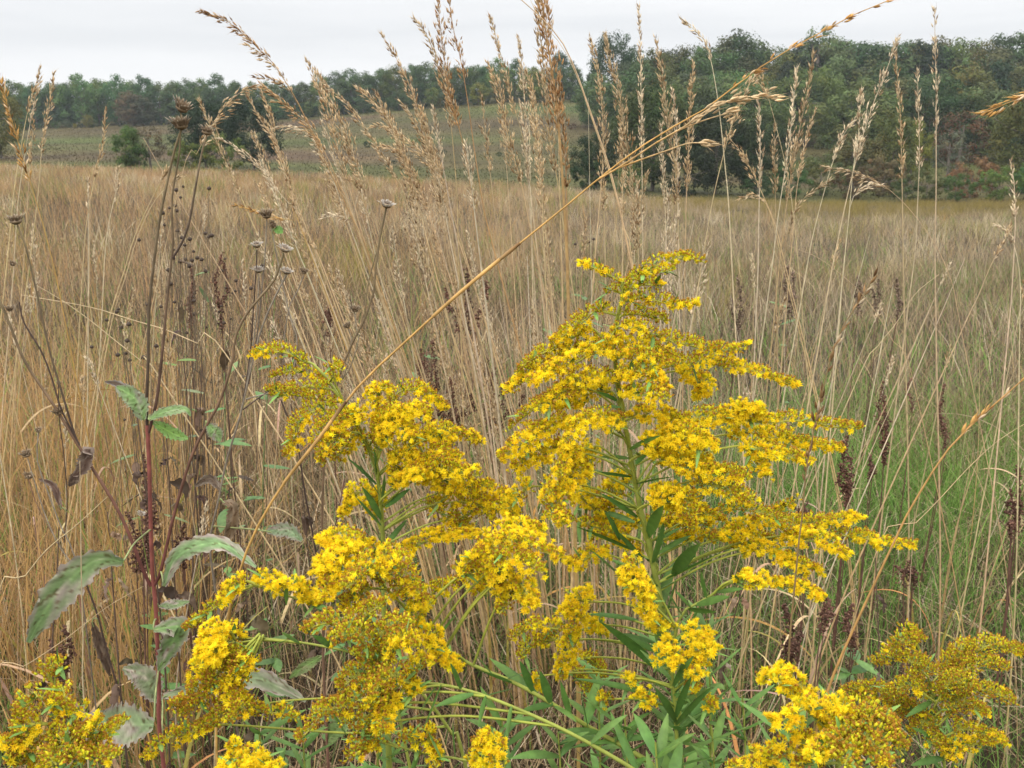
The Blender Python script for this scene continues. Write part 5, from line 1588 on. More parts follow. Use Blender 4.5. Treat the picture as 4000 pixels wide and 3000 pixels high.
def seed_head(parent, base, pos, ax, size, white, seed):
    ax = np.asarray(ax, float)
    mb = MB()
    disc = template([spindle([(-2.5, 1.0), (-1.2, 3.8), (.4, 5.6), (2.0, 5.2), (3.4, 3.0), (4.0, .3)], 12,
                             [(.12, .08, .05), (.13, .085, .05), (.16, .11, .06), (.22, .16, .10), (.28, .21, .14), (.30, .23, .15)])])
    stamp(mb, disc, np.array([pos]), np.array([ax]), size * .001)
    h = mb.build('seed_head', M_DEADSTEM, parent, base, True)
    mb = MB()
    stamp(mb, T_BRACTW if white else T_BRACT, np.array([pos]), np.array([ax]), size * .001 * rng.uniform(.9, 1.15))
    mb.build('bracts', M_SEED, h, base)


def wilt_leaf(parent, base, mid, w, Y, col, edge, face=0.0, dys=0.0, seed=0, name='leaf', lab=None):
    """broad toothed leaf traced along its midrib (base -> tip)"""
    r = np.random.default_rng(seed)
    n = 60
    k = len(mid)
    c = cr([P(u, v, Y + dys * i / max(k - 1, 1)) for i, (u, v) in enumerate(mid)], n)
    t = np.linspace(0, 1, n)
    W = w * Y / F * .5 * np.sin(PI * np.clip(t * .92 + .05, 0, 1)) ** .8
    tan = nrm(np.gradient(c, axis=0))
    view = nrm(np.array([0, 0, EYE]) - c)
    sd = nrm(np.cross(tan, view))
    sd = nrm(sd + view * face)
    up = np.cross(tan, sd)
    V, C = [], []
    K = 13
    cols = np.linspace(-1, 1, K)
    fray = [1 + .09 * np.sign(np.sin(t * 62 + q)) + r.normal(0, .05, n) - .22 * (vnoise(t * 11, np.full(n, q + 1.0), 1.0, seed + q) > .72) for q in (0, 1)]
    warp = np.sin(t * 9 + seed) * .10 + np.sin(t * 4.2 + seed * 2) * .12
    for j, f in enumerate(cols):
        af = abs(f)
        vein = np.clip(np.sin(t * 48 - af * 9.0) * 4 - 2.9, 0, 1)          # side veins sweeping forward
        z = -.16 * af ** 1.5 + .05 * np.sin(t * 48 - af * 9.0) * min(af * 3, 1) * (1 - af * .5) + f * warp + r.normal(0, .012, n)
        e = fray[0 if f < 0 else 1] if af > .99 else 1
        p = c + sd * (W * f * e)[:, None] + up * (W * z)[:, None]
        V.append(p)
        pat = vnoise(t * 7, np.full(n, f * 2.6), 1.0, seed)
        bl = np.clip(af ** 3.2 + .9 * np.clip((pat - .55) * 2.4, 0, 1), 0, 1)[:, None]
        cc = np.asarray(col) * (1 - bl) + np.asarray(edge) * bl
        spot = (vnoise(t * 26, np.full(n, f * 6.0), 1.0, seed + 5) > .80)[:, None]
        cc = np.where(spot, cc * np.array([.55, .42, .38]), cc)
        cc = cc * (1 + .22 * vein[:, None])
        if j == K // 2:
            cc = cc * 1.35
        C.append(cc)
    V = np.stack(V, 1).reshape(-1, 3)
    C = np.stack(C, 1).reshape(-1, 3)
    i = (np.arange(n - 1)[:, None] * K + np.arange(K - 1)[None]).ravel()
    mb = MB()
    mb.add(V, C, Q=np.stack([i, i + 1, i + K + 1, i + K], 1))
    o = mb.build(name, M_WILT, parent, base, True)
    if lab:
        o['label'] = lab
    return o


def dead_plant(label, root, stems, heads, Y, leaves=(), group='dead flower plants with dry seed heads'):
    b = np.array([root[0], root[1], gz1(*root)])
    t = thing('dead_flower_plant', label, 'dead plant', b, group)
    for i, (pts, r0, r1, ca, cb) in enumerate(stems):
        mb = MB()
        p3 = [P(q[0], q[1], Y + (q[2] if len(q) > 2 else 0)) for q in pts]
        if i == 0:
            p3 = p3 + [np.array([b[0], b[1], b[2] - .01])]
        tube(mb, cr(p3, 40)[::-1] if i == 0 else cr(p3, 30)[::-1], [r0 * .8, r1 * .8], 7, ca, cb, .10)
        mb.build('stem' if i == 0 else 'side_stem', M_DEADSTEM, t, b, True)
    for i, (u, v, du, dv, sz, wh) in enumerate(heads):
        p = P(u, v, Y)
        q = P(u + du, v + dv, Y)
        seed_head(t, b, p, nrm(q - p) + np.array([0, -.15, 0]), sz * (1.12 if wh else 1.3), wh, i)
    allp = np.concatenate([cr([P(q[0], q[1], Y + (q[2] if len(q) > 2 else 0)) for q in st[0]], 40) for st in stems])
    for i, lf in enumerate(leaves):
        a = P(lf[0][0][0], lf[0][0][1], Y + (lf[4] if len(lf) > 4 else 0))
        m = P(lf[0][1][0], lf[0][1][1], Y + (lf[4] if len(lf) > 4 else 0))
        k = int(np.argmin(np.sum((allp - a) ** 2, 1) + np.where(allp[:, 2] > a[2] + .03, .02, 0)))
        if .004 < np.linalg.norm(allp[k] - a) < .2:
            mb = MB()
            tube(mb, cr([allp[k], allp[k] * .4 + a * .6 + np.array([0, 0, .006]), a, a * .8 + m * .2], 10), [.0014, .0010], 5, (.20, .20, .08), (.22, .27, .11))
            mb.build('leaf_stalk', M_DEADSTEM, t, b, True)
        wilt_leaf(t, b, lf[0], lf[1], Y + (lf[4] if len(lf) > 4 else 0), lf[2], lf[3], seed=i + 3, face=(lf[5] if len(lf) > 5 else .3), dys=(lf[6] if len(lf) > 6 else 0), lab=lf[7] if len(lf) > 7 else None)
    return t


def build_dead():
    RB, DB, OB, GB = (.135, .042, .036), (.060, .038, .030), (.17, .13, .07), (.24, .20, .15)
    GL, GE = (.155, .235, .09), (.33, .27, .23)
    FL = (.16, .26, .09)
    Y = 1.12
    rx = uvx(640, 3000, Y)
    dead_plant('tall dead plant with red lower stem and three dark heads against far trees', (rx + .01, Y), [
        ([(575, 1660), (580, 1760), (585, 1900), (590, 2100), (597, 2260), (610, 2400), (622, 2700), (640, 3000)], .0042, .0032, RB, (.22, .07, .055)),
        ([(708, 505), (678, 601), (646, 746), (623, 864), (599, 1041), (582, 1217), (579, 1393), (573, 1570), (575, 1680)], .0026, .0017, DB, OB),
        ([(706, 440), (700, 600), (672, 776), (676, 953), (670, 1010), (650, 1200), (635, 1364), (611, 1570), (580, 1690)], .0026, .0011, (.10, .05, .04), OB),
        ([(808, 530), (788, 600), (762, 740), (740, 864), (712, 945), (676, 1006)], .0019, .0013, DB, (.2, .15, .09)),
        ([(1108, 990), (1075, 1088), (1034, 1141), (970, 1217), (923, 1305), (905, 1423), (858, 1570), (814, 1650), (746, 1790), (678, 2020), (624, 2246), (600, 2290)], .0030, .0017, RB, OB),
        ([(68, 880), (100, 964), (147, 1158), (194, 1370), (253, 1570), (289, 1690), (310, 1740)], .0017, .0013, DB, OB),
        ([(-20, 1130), (35, 1260), (88, 1393), (140, 1480), (215, 1590), (300, 1730), (352, 1815), (470, 2010), (560, 2230), (590, 2290)], .0030, .0018, RB, OB),
        ([(75, 1180), (94, 1260), (160, 1370), (200, 1470), (240, 1600), (300, 1720)], .0014, .0011, DB, DB)],
        [(709, 497, -4, -30, 1.05, False), (708, 428, 14, -28, 1.0, False), (808, 520, 6, -30, .82, False), (1112, 978, 10, -30, .95, True), (64, 868, -6, -30, .95, False),
         (232, 1615, -10, -28, .7, False), (38, 1212, 0, -30, .45, False), (48, 1035, 10, -28, .4, False)], Y,
        [([(480, 2195), (390, 2185), (300, 2240), (200, 2350), (110, 2510)], 140, GL, GE, -.10, .35, -.05, 'large drooping green leaf with pale frosted edges'),
         ([(640, 2290), (690, 2180), (780, 2130), (880, 2130), (1000, 2215)], 86, (.17, .27, .11), GE, -.03, .5, -.05),
         ([(560, 1640), (530, 1560), (455, 1510)], 86, FL, (.25, .25, .18), -.02, .2),
         ([(580, 1640), (640, 1610), (720, 1600), (745, 1625)], 46, FL, (.24, .27, .16), -.02, .5),
         ([(600, 1650), (650, 1680), (690, 1700), (735, 1715)], 58, (.14, .25, .05), FL, .0, .3),
         ([(560, 1600), (480, 1510), (410, 1490)], 36, (.10, .07, .05), (.36, .33, .30), .0, .4),
         ([(810, 1655), (840, 1690), (860, 1725)], 60, FL, (.25, .22, .17), .0, .1),
         ([(600, 2830), (520, 2830), (430, 2830), (330, 2800)], 190, (.20, .27, .13), GE, -.12, .25, -.02, 'broad greyish leaf facing the camera near the bottom'),
         ([(600, 2460), (700, 2450), (660, 2530), (620, 2620)], 100, (.13, .21, .07), GE, -.02, .2),
         ([(620, 2370), (690, 2360), (740, 2350)], 50, (.14, .2, .08), GE, .02, .6),
         ([(625, 2740), (560, 2640), (480, 2610)], 110, (.16, .2, .1), GE, .04, .2),
         ([(640, 2720), (960, 2650), (1080, 2680), (1195, 2740)], 100, (.16, .2, .1), GE, .10, .3),
         ([(325, 1790), (345, 1760), (320, 1830), (285, 1860)], 60, (.09, .055, .04), (.26, .2, .16), -.01, .2),
         ([(310, 1830), (290, 1870), (270, 1900)], 44, (.07, .045, .035), (.2, .15, .11), .0, .3)])
    Y = 1.36
    rx = uvx(960, 2300, Y)
    dead_plant('dead flower plant with six pale papery heads left of the nodding goldenrod', (rx, Y), [
        ([(1118, 1075), (1075, 1158), (1023, 1276), (990, 1400), (964, 1510), (931, 1650), (886, 1794), (854, 1952), (830, 2080), (840, 2300)], .0030, .0017, DB, GB),
        ([(1042, 855), (1035, 1000), (1020, 1150), (1005, 1300), (970, 1500)], .0016, .0011, DB, GB),
        ([(1060, 890), (1085, 1020), (1105, 1120), (1140, 1260), (1160, 1340), (1120, 1500), (960, 1560)], .0014, .0011, GB, GB),
        ([(1004, 975), (1000, 1060), (990, 1200), (975, 1400), (940, 1620)], .0015, .0011, DB, DB),
        ([(1012, 1070), (1005, 1200), (990, 1330), (960, 1520)], .0013, .001, GB, GB),
        ([(1186, 1075), (1165, 1130), (1130, 1200), (1110, 1320), (1090, 1480), (950, 1600)], .0014, .001, DB, GB)],
        [(1118, 1065, 8, -30, .98, True), (1042, 846, -4, -30, .98, False), (1060, 882, 20, -20, .62, False), (1004, 962, -4, -30, .95, True), (1010, 1060, 0, -30, .9, True), (1186, 1065, 8, -30, .62, False)], Y,
        [([(1070, 900), (1090, 900), (1105, 910)], 34, (.12, .25, .05), FL, 0, .3), ([(870, 1920), (820, 1870), (760, 1900)], 40, (.12, .085, .06), (.28, .23, .18)),
         ([(870, 1960), (910, 1980), (900, 2070), (880, 2120)], 60, (.14, .09, .05), (.24, .18, .12)),
         ([(1180, 2110), (1120, 2070), (1040, 2075)], 66, (.19, .26, .14), GE)])
    Y = 1.2
    rx = uvx(1262, 2700, Y)
    dead_plant('leaning dead stem topped by one grey tilted head before the plumes', (rx, Y), [
        ([(1508, 815), (1479, 953), (1466, 1057), (1457, 1157), (1425, 1245), (1362, 1369), (1316, 1496), (1280, 1650), (1264, 1830), (1258, 2100), (1262, 2400), (1272, 2800)], .0036, .0017, (.17, .06, .05), OB),
        ([(1476, 965), (1440, 1100), (1428, 1180), (1426, 1245)], .0013, .001, OB, OB),
        ([(1386, 1222), (1393, 1280), (1400, 1330), (1365, 1440), (1320, 1500)], .0010, .0009, OB, GB),
        ([(1364, 1285), (1372, 1340), (1350, 1450), (1310, 1520)], .0010, .0009, OB, GB),
        ([(1097, 1560), (1120, 1620), (1150, 1680), (1170, 1780), (1190, 1920), (1215, 2050), (1235, 2160), (1258, 2260)], .0018, .0014, DB, DB),
        ([(1136, 1580), (1148, 1640), (1152, 1685)], .0012, .0012, DB, DB),
        ([(1345, 1870), (1330, 1960), (1310, 2050), (1270, 2150)], .0012, .001, DB, (.16, .06, .05))],
        [(1510, 806, 6, -30, .98, True), (1386, 1214, 2, -30, .6, False), (1360, 1277, -12, -22, .5, False)], Y,
        [([(1262, 2560), (1180, 2610), (1130, 2650)], 50, (.13, .2, .06), (.2, .2, .1)), ([(1275, 2900), (1340, 2830), (1400, 2830)], 90, (.11, .17, .05), (.15, .2, .07))])
    Y = 1.5
    rx = uvx(300, 2300, Y)
    dead_plant('dead plant with small knotted heads low beside the left edge', (rx, Y), [
        ([(150, 1690), (146, 1800), (190, 1930), (240, 2060), (290, 2170), (330, 2400)], .0020, .0013, DB, GB),
        ([(108, 1790), (140, 1900), (180, 2020), (230, 2130), (280, 2200)], .0014, .0011, GB, GB),
        ([(110, 1870), (140, 1960), (190, 2060), (250, 2150)], .0012, .001, OB, (.2, .1, .07)),
        ([(333, 2270), (380, 2400), (420, 2550), (480, 2750)], .0022, .002, DB, DB),
        ([(228, 1500), (232, 1640), (250, 1780), (262, 1960), (250, 2120)], .0012, .001, DB, DB)],
        [(150, 1685, 0, -30, .62, False), (105, 1780, -10, -28, .95, False), (112, 1865, 6, -30, .8, False), (550, 2010, 10, -26, .6, True), (230, 1500, 0, -30, .4, False)], Y,
        [([(360, 2430), (390, 2520), (430, 2640)], 50, (.07, .045, .03), (.18, .13, .09)), ([(240, 1990), (210, 1900), (150, 1870)], 30, (.10, .06, .045), (.24, .18, .14))])
    # ---- plants with many small dark button heads
    gb = 'button headed dead plants in the left field'
    for lab, u0, v0, v1, Y, n in [('bushy dead plant dotted with tiny dark button heads behind the tall red stem', 700, 720, 1500, 2.2, 34),
                                  ('low dead plant with dark button heads left of the tall red stem', 500, 1180, 1650, 2.0, 14),
                                  ('wispy dead plant with tiny buttons behind the goldenrod tip', 2330, 930, 1400, 3.0, 12),
                                  ('dry leafy plant dotted with buttons behind the papery heads', 850, 1000, 1600, 2.3, 16)]:
        b = np.array([uvx(u0, 1600, Y), Y, 0.0])
        b[2] = gz1(b[0], Y)
        t = thing('button_head_plant', lab, 'dead plant', b, gb)
        tops = []
        mb = MB()
        for k in range(n):
            u, v = u0 + rng.normal(0, 75), v0 + abs(rng.normal(0, 1)) * (v1 - v0) * .38
            p = P(u, v, Y + rng.normal(0, .06))
            m = b * .4 + p * .6 + np.array([rng.normal(0, .03), 0, -.05])
            tube(mb, cr([b, m, p], 12), [.0012, .0006], 4, DB, (.16, .12, .08))
            tops.append(p)
        mb.build('stems', M_DEADSTEM, t, b)
        disc = template([spindle([(-1.5, .5), (0, 3), (2.2, 2.6), (4.2, .3)], 8, [(.10, .07, .04), (.06, .04, .03), (.05, .035, .025), (.07, .05, .03)])])
        for p in tops:
            m2 = MB()
            stamp(m2, disc, np.array([p]), np.array([[rng.normal(0, .2), 0, 1.0]]), .001 * rng.uniform(1.1, 2.0))
            m2.build('seed_head', M_DEADSTEM, t, b, True)
        for k in range(10):
            lm = MB()
            f = rng.uniform(.35, .95)
            p = b * (1 - f) + tops[rng.integers(0, n)] * f
            lance(lm, p, (rng.normal(0, 1), rng.normal(0, .6), rng.uniform(-.4, .5)), rng.uniform(.04, .08), rng.uniform(.008, .014), .3,
                  jit([(.16, .24, .08), (.12, .08, .05), (.2, .26, .12)][k % 3], .15))
            lm.build('leaf', M_WILT, t, b, True)


build_dead()


def build_withered():
    g = 'withered dark weeds around the red stemmed plant'
    for k, (u, v0, v1, Y, n, lab) in enumerate([
        (530, 1560, 2250, 1.55, 15, 'withered weed with black hanging leaves close behind the red stem'),
        (650, 1700, 2300, 1.5, 14, 'withered weed with crumpled leaves right of the red stem'),
        (790, 1420, 2100, 1.75, 15, 'tall withered weed with small brown curled leaves under the papery heads'),
        (420, 2000, 2500, 1.4, 12, 'short withered weed behind the drooping frosted leaf'),
        (230, 2060, 2600, 1.45, 12, 'withered weed near the left edge below the knotted heads'),
        (900, 1750, 2350, 1.65, 12, 'withered weed left of the leaning dark stems'),
        (690, 1120, 1600, 2.1, 12, 'withered weed between the red stem and the slim dock'),
        (1180, 1900, 2350, 1.7, 9, 'withered weed beside the thin dark leaning stems'),
        (3420, 2180, 2600, 1.75, 9, 'withered brown weed in the lower right grass'),
        (2960, 2080, 2560, 1.8, 10, 'withered brown weed under the right arm of the tall goldenrod')]):
        b = np.array([uvx(u, v1, Y) + rng.normal(0, .02), Y, 0])
        b[2] = gz1(b[0], Y)
        tp = P(u, v0, Y)
        t = thing('withered_weed', lab, 'dead plant', b, g)
        mb = MB()
        c = cr([b, b * .5 + tp * .5 + np.array([rng.normal(0, .03), rng.normal(0, .02), 0]), tp], 24)
        tube(mb, c, [.0026, .0010], 5, (.065, .042, .032), (.10, .065, .045))
        mb.build('stem', M_DEADSTEM, t, b, True)
        for q in range(int(n * .65)):
            p = c[int(rng.uniform(7, 23))]
            a = rng.uniform(0, 6.28)
            L = rng.uniform(.022, .055)
            m = 12
            tt = np.linspace(0, 1, m)
            h = np.array([math.cos(a), math.sin(a), .3])
            pp = p + h * (np.sin(tt * 1.7) * L * .55)[:, None] + np.array([0, 0, -1.0]) * (tt ** 1.7 * L * rng.uniform(.7, 1.2))[:, None] + rng.normal(0, .0015, (m, 3))
            ww = L * rng.uniform(.12, .24) * np.sin(PI * np.clip(tt * .95 + .03, 0, 1)) + .0004
            tw = rng.uniform(-2.5, 2.5) * tt + a
            sd = np.stack([np.cos(tw), np.sin(tw), .35 * np.sin(tw * 2)], 1)
            col = jit([(.075, .05, .036), (.14, .095, .062), (.10, .065, .045), (.22, .16, .11)][int(rng.integers(0, 4))], .2)
            lm = MB()
            strip(lm, pp, ww, sd, col, col * 1.2, fold=rng.uniform(.3, 1.1))
            lm.build('leaf', M_WILT, t, b)


build_withered()


# ================================================================== DARK DOCK SPIKES
def build_docks():
    gd = 'dark brown dock seed spikes in the meadow'
    seed_t = template([spindle([(0, .1), (.45, .5), (1, .08)], 4, [(1, 1, 1), (1, 1, 1), (1, 1, 1)])])
    spots = [  # u, top v, bottom v (of the seeds), depth, spikes, width px, label
        (1690, 1330, 1720, 2.5, 5, 70, 'broad reddish dark dock behind the dome of yellow left of centre'),
        (1830, 1010, 1330, 3.0, 3, 40, 'dark dock standing in the straw clump above the goldenrod dip'),
        (1900, 1400, 1700, 2.6, 4, 60, 'reddish dark dock between the straw stems beside the tall plume'),
        (1760, 1480, 1720, 2.4, 4, 60, 'low maroon dock below the reddish dark ones in the clump'),
        (870, 985, 1330, 2.4, 2, 22, 'slim dark dock spike left of the pale papery heads'),
        (745, 1040, 1300, 2.6, 2, 24, 'dark dock spike just right of the tall red stem'),
        (1290, 1190, 1330, 2.4, 2, 18, 'small dark dock by the bright straws left of centre'),
        (3450, 1490, 1830, 2.4, 3, 26, 'tall dark dock spike alone in the right field'),
        (3315, 1690, 1990, 2.1, 4, 34, 'branched dark dock right of the tall pyramid'),
        (3395, 1780, 1900, 2.2, 2, 22, 'little dock beside the branched dark one'),
        (3690, 1500, 1780, 2.6, 2, 24, 'dark dock behind the near orange stalk'),
        (3560, 1480, 1640, 2.7, 1, 16, 'slender dock spike between the right straws'),
        (3975, 1820, 2090, 2.0, 3, 28, 'dark dock at the right edge'),
        (3950, 2030, 2120, 1.9, 2, 24, 'stub of dock low at the right edge'),
        (3500, 1085, 1260, 3.6, 2, 24, 'pale brown dock far in the right field'),
        (3350, 1080, 1230, 3.8, 2, 26, 'dull brown dock left of the far pale one'),
        (3430, 1090, 1250, 3.9, 2, 22, 'grey brown dock between the far pale ones'),
        (3080, 1040, 1260, 3.3, 2, 30, 'dry brown weed spike right of the goldenrod tip'),
        (3060, 2360, 2620, 1.55, 3, 50, 'dense maroon dock below the right arm of goldenrod'),
        (3200, 2300, 2500, 1.7, 2, 40, 'dark dock mass behind the drooping brown blades'),
        (3330, 2360, 2560, 1.8, 2, 40, 'dark dock bent over right of the maroon one'),
        (3160, 1960, 2080, 2.0, 3, 40, 'dark dock tuft behind the near brown stalk'),
        (3560, 2190, 2300, 2.0, 3, 50, 'low dark dock among the greenest right grass'),
        (2880, 1080, 1330, 3.6, 2, 24, 'faint dark weed in the grey field behind the upper plume'),
        (250, 2450, 2700, 1.6, 3, 40, 'dark dead dock behind the drooping wilted leaf'),
        (560, 1780, 2250, 1.7, 4, 44, 'dead brown weed tangle behind the red stem'),
        (720, 2050, 2250, 1.8, 3, 44, 'dark weed between the red stem and wilted leaf')]
    for u, v0, v1, Y, ns, wpx, lab in spots:
        b = np.array([uvx(u, v1, Y) + rng.normal(0, .03), Y, 0])
        b[2] = gz1(b[0], Y)
        t = thing('dock_plant', lab, 'weed', b, gd)
        for k in range(ns):
            tu = u + (0 if k == 0 else rng.normal(0, wpx))
            tv = v0 + (0 if k == 0 else rng.uniform(.05, .5) * (v1 - v0))
            tp = P(tu, tv, Y + rng.normal(0, .04))
            bt = P(u + (tu - u) * .4, v1, Y)
            c = cr([b, bt, bt * .4 + tp * .6 + np.array([rng.normal(0, .01), 0, 0]), tp], 30)
            mb = MB()
            tube(mb, c, [.0022, .0010], 5, (.10, .05, .035), (.12, .065, .045))
            st = mb.build('stem', M_DEADSTEM, t, b)
            n = int(np.clip((v1 - tv) * .7, 60, 170))
            zmin = bt[2]
            ok = np.where(c[:, 2] > zmin)[0]
            if len(ok) < 3:
                continue
            f = rng.uniform(ok[0], 29, n)
            n = len(f)
            pos = np.stack([np.interp(f, np.arange(30), c[:, q]) for q in range(3)], 1)
            wr = wpx * .36 * Y / F * np.interp(f, [ok[0], (ok[0] + 29) / 2, 29], [1, .9, .25])
            wr = np.minimum(wr, .0095) * (.55 + .6 * np.abs(np.sin(f * 1.3 + k * 2)))
            pos = pos + rng.normal(0, 1, (n, 3)) * wr[:, None] * np.array([.8, .8, .3])
            base_c = np.array([.165, .085, .058]) * rng.uniform(.7, 1.25) if Y < 3.2 else np.array([.22, .155, .11])
            tint = base_c * (1 + rng.normal(0, .3, (n, 1)))
            mb = MB()
            stamp(mb, seed_t, pos, nrm(rng.normal(0, .6, (n, 3)) + np.array([0, 0, .4])), .0050 * rng.uniform(.6, 1.5, n) * (1 if Y < 3 else 1.3), tint=tint)
            mb.build('seeds', M_SEED, st, b)


build_docks()


# ================================================================== LEAFY GREEN FORBS AND DRY BLADES
def build_forbs():
    gf = 'low leafy green plants between the grasses'
    for k, (u, v, Y, n, lab) in enumerate([
        (790, 1560, 1.9, 12, 'leafy green weed right of the red stem'), (1010, 1250, 2.2, 10, 'leafy green weed among the papery heads'),
        (1650, 1180, 3.0, 12, 'dark leafy weed inside the straw clump'), (2280, 1130, 3.0, 16, 'green leafy weed left of the goldenrod tip'),
        (2150, 1260, 2.8, 12, 'green leafy weed behind the upper left plume'), (1200, 2000, 1.8, 14, 'bright green weed behind the leaning dark stems'),
        (560, 2480, 1.7, 14, 'small round leaved weed by the red stem base'), (3300, 2620, 1.8, 12, 'bluish green weed at the lower right'),
        (1020, 2440, 1.7, 14, 'dark green weed behind the thin arching shoot'), (3060, 1170, 3.4, 8, 'green weed speck in the right field')]):
        b = np.array([uvx(u, v, Y), Y, 0])
        b[2] = gz1(b[0], Y)
        H = P(u, v, Y)[2]
        t = thing('leafy_weed', lab, 'plant', b, gf)
        mb = MB()
        tp = np.array([b[0] + rng.normal(0, .04), Y, max(H, .12) + .06])
        c = cr([b, b * .5 + tp * .5 + np.array([rng.normal(0, .03), 0, 0]), tp], 14)
        tube(mb, c, [.0022, .001], 5, (.13, .17, .06), (.17, .22, .08))
        mb.build('stem', M_STEM, t, b, True)
        for q in range(n):
            f = rng.uniform(.25, 1)
            lm = MB()
            a = q * 2.4
            L = rng.uniform(.035, .075)
            lance(lm, c[int(f * 13)], (math.cos(a), math.sin(a), rng.uniform(-.1, .6)), L, L * .24, rng.uniform(.1, .5), jit((.10, .19, .055), .2), jit((.13, .22, .07), .15))
            lm.build('leaf', M_LEAF, t, b, True)
    gb = 'broad dry curled grass blades among the stalks'
    for k in range(46):
        right = k % 2 == 0
        Y = rng.uniform(1.45, 2.4)
        u = rng.uniform(3000, 3950) if right else rng.uniform(-60, 700)
        if k % 5 == 0:
            u = rng.uniform(1500, 2500)
            Y = rng.uniform(1.9, 2.3)
        x = uvx(u, 2200, Y)
        b = np.array([x, Y, gz1(x, Y)])
        H = rng.uniform(.35, .85) if right else rng.uniform(.5, 1.0)
        an = rng.uniform(0, 2 * PI)
        n = 16
        tt = np.linspace(0, 1, n)
        curl = rng.uniform(.2, 1.0)
        h = np.array([math.cos(an), math.sin(an) * .5, 0])
        pp = b + np.array([0, 0, 1.0]) * (H * (tt - curl * .55 * tt ** 3))[:, None] + h * (H * (.12 * tt + .5 * curl * tt ** 2.4))[:, None]
        ww = rng.uniform(.003, .0062) * np.clip(1.15 - tt ** 1.6, .04, 1)
        tw = rng.uniform(-2.2, 2.2) * tt
        sd = np.stack([np.cos(tw + .5), np.sin(tw + .5) * .8, .3 * np.sin(tw)], 1)
        ci = int(rng.integers(0, 4))
        col = jit([(.42, .20, .07), (.36, .22, .16), (.50, .36, .18), (.30, .24, .06)][ci], .12)
        w = ['orange', 'mauve brown', 'tan', 'olive'][ci]
        mb = MB()
        strip(mb, pp, ww, sd, col * .9, col, fold=.3)
        o = mb.build('dry_grass_blade', M_STRAW, None, b, True)
        o['label'] = w + ' broad dry grass blade ' + ('curling over' if curl > .6 else 'standing') + (' in the lower right field' if u > 2900 else ' by the left edge grass' if u < 900 else ' at the foot of the straw clump')
        o['category'] = 'grass blade'
        o['group'] = gb


build_forbs()


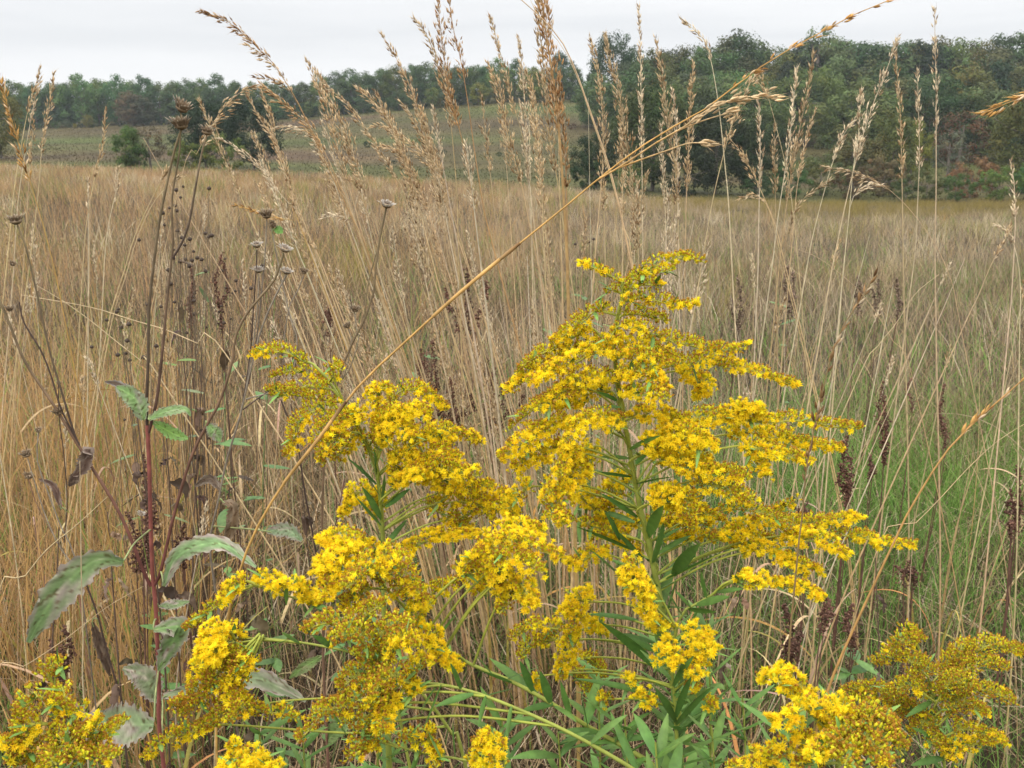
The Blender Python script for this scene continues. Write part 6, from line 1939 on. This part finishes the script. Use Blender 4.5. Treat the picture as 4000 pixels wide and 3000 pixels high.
# ================================================================== SKY, SUN, HAZE
def build_world():
    el, az = math.radians(48), math.radians(215)
    w = bpy.data.worlds.new('World')
    scene.world = w
    w.use_nodes = True
    nt = w.node_tree
    N, L = nt.nodes, nt.links
    N.clear()
    out = N.new('ShaderNodeOutputWorld')
    sky = N.new('ShaderNodeTexSky')
    sky.sky_type = 'NISHITA'
    sky.sun_disc = False
    sky.sun_elevation = el
    sky.sun_rotation = az
    b1 = N.new('ShaderNodeBackground')
    b1.inputs['Strength'].default_value = 0.05
    L.new(sky.outputs['Color'], b1.inputs['Color'])
    tc = N.new('ShaderNodeTexCoord')
    sp = N.new('ShaderNodeSeparateXYZ')
    L.new(tc.outputs['Generated'], sp.inputs[0])
    # overcast cloud layer: brighter towards the zenith, soft level bands near the horizon
    ramp = N.new('ShaderNodeValToRGB')
    e = ramp.color_ramp.elements
    e[0].position, e[0].color = 0.0, (.254, .255, .2565, 1)
    e[1].position, e[1].color = 1.0, (.84, .84, .84, 1)
    for p, c in ((.04, (.256, .257, .259)), (.075, (.249, .251, .2545)), (.105, (.222, .226, .2315)), (.15, (.268, .2685, .2695)), (.35, (.50, .502, .505))):
        q = e.new(p)
        q.color = (*c, 1)
    mp = N.new('ShaderNodeMapping')
    mp.inputs['Scale'].default_value = (1.6, 1.6, 16)
    L.new(tc.outputs['Generated'], mp.inputs['Vector'])
    no = N.new('ShaderNodeTexNoise')
    no.inputs['Scale'].default_value = 1.6
    no.inputs['Detail'].default_value = 4
    L.new(mp.outputs['Vector'], no.inputs['Vector'])
    ad = N.new('ShaderNodeMath')
    ad.operation = 'MULTIPLY_ADD'
    ad.inputs[1].default_value = 0.08
    sb = N.new('ShaderNodeMath')
    sb.operation = 'SUBTRACT'
    sb.inputs[1].default_value = 0.5
    L.new(no.outputs['Fac'], sb.inputs[0])
    L.new(sb.outputs[0], ad.inputs[0])
    L.new(sp.outputs['Z'], ad.inputs[2])
    L.new(ad.outputs[0], ramp.inputs['Fac'])
    b2 = N.new('ShaderNodeBackground')
    b2.inputs['Strength'].default_value = 3.75
    L.new(ramp.outputs['Color'], b2.inputs['Color'])
    mx = N.new('ShaderNodeMixShader')
    mx.inputs['Fac'].default_value = 0.93
    L.new(b1.outputs[0], mx.inputs[1])
    L.new(b2.outputs[0], mx.inputs[2])
    L.new(mx.outputs[0], out.inputs['Surface'])
    s = bpy.data.lights.new('sun', 'SUN')
    s.energy = 1.5
    s.angle = math.radians(12)
    s.color = (1.0, .96, .90)
    so = bpy.data.objects.new('sun', s)
    COL.objects.link(so)
    d = np.array([math.sin(az) * math.cos(el), math.cos(az) * math.cos(el), math.sin(el)])
    from mathutils import Vector
    so.rotation_euler = Vector(tuple(-d)).to_track_quat('-Z', 'Y').to_euler()
    so.location = (0, -5, 30)


build_world()

HAZE = 0.00019
if HAZE > 0:
    x0, x1, y0, y1, z0, z1 = -600, 600, -15, 460, -16, 62
    V = [(x, y, z) for z in (z0, z1) for y in (y0, y1) for x in (x0, x1)]
    me = bpy.data.meshes.new('haze')
    me.from_pydata(V, [], [(0, 2, 3, 1), (4, 5, 7, 6), (0, 1, 5, 4), (2, 6, 7, 3), (0, 4, 6, 2), (1, 3, 7, 5)])
    m = bpy.data.materials.new('haze_air')
    nt, N, L = nodes_of(m)
    out = N.new('ShaderNodeOutputMaterial')
    pv = N.new('ShaderNodeVolumePrincipled')
    pv.inputs['Color'].default_value = (.80, .87, .95, 1)
    pv.inputs['Density'].default_value = HAZE
    pv.inputs['Anisotropy'].default_value = 0.2
    L.new(pv.outputs['Volume'], out.inputs['Volume'])
    me.materials.append(m)
    o = bpy.data.objects.new('haze', me)
    COL.objects.link(o)
    o['kind'] = 'stuff'
    o['label'] = 'thin pale haze softening the distant trees'
    o['category'] = 'haze'
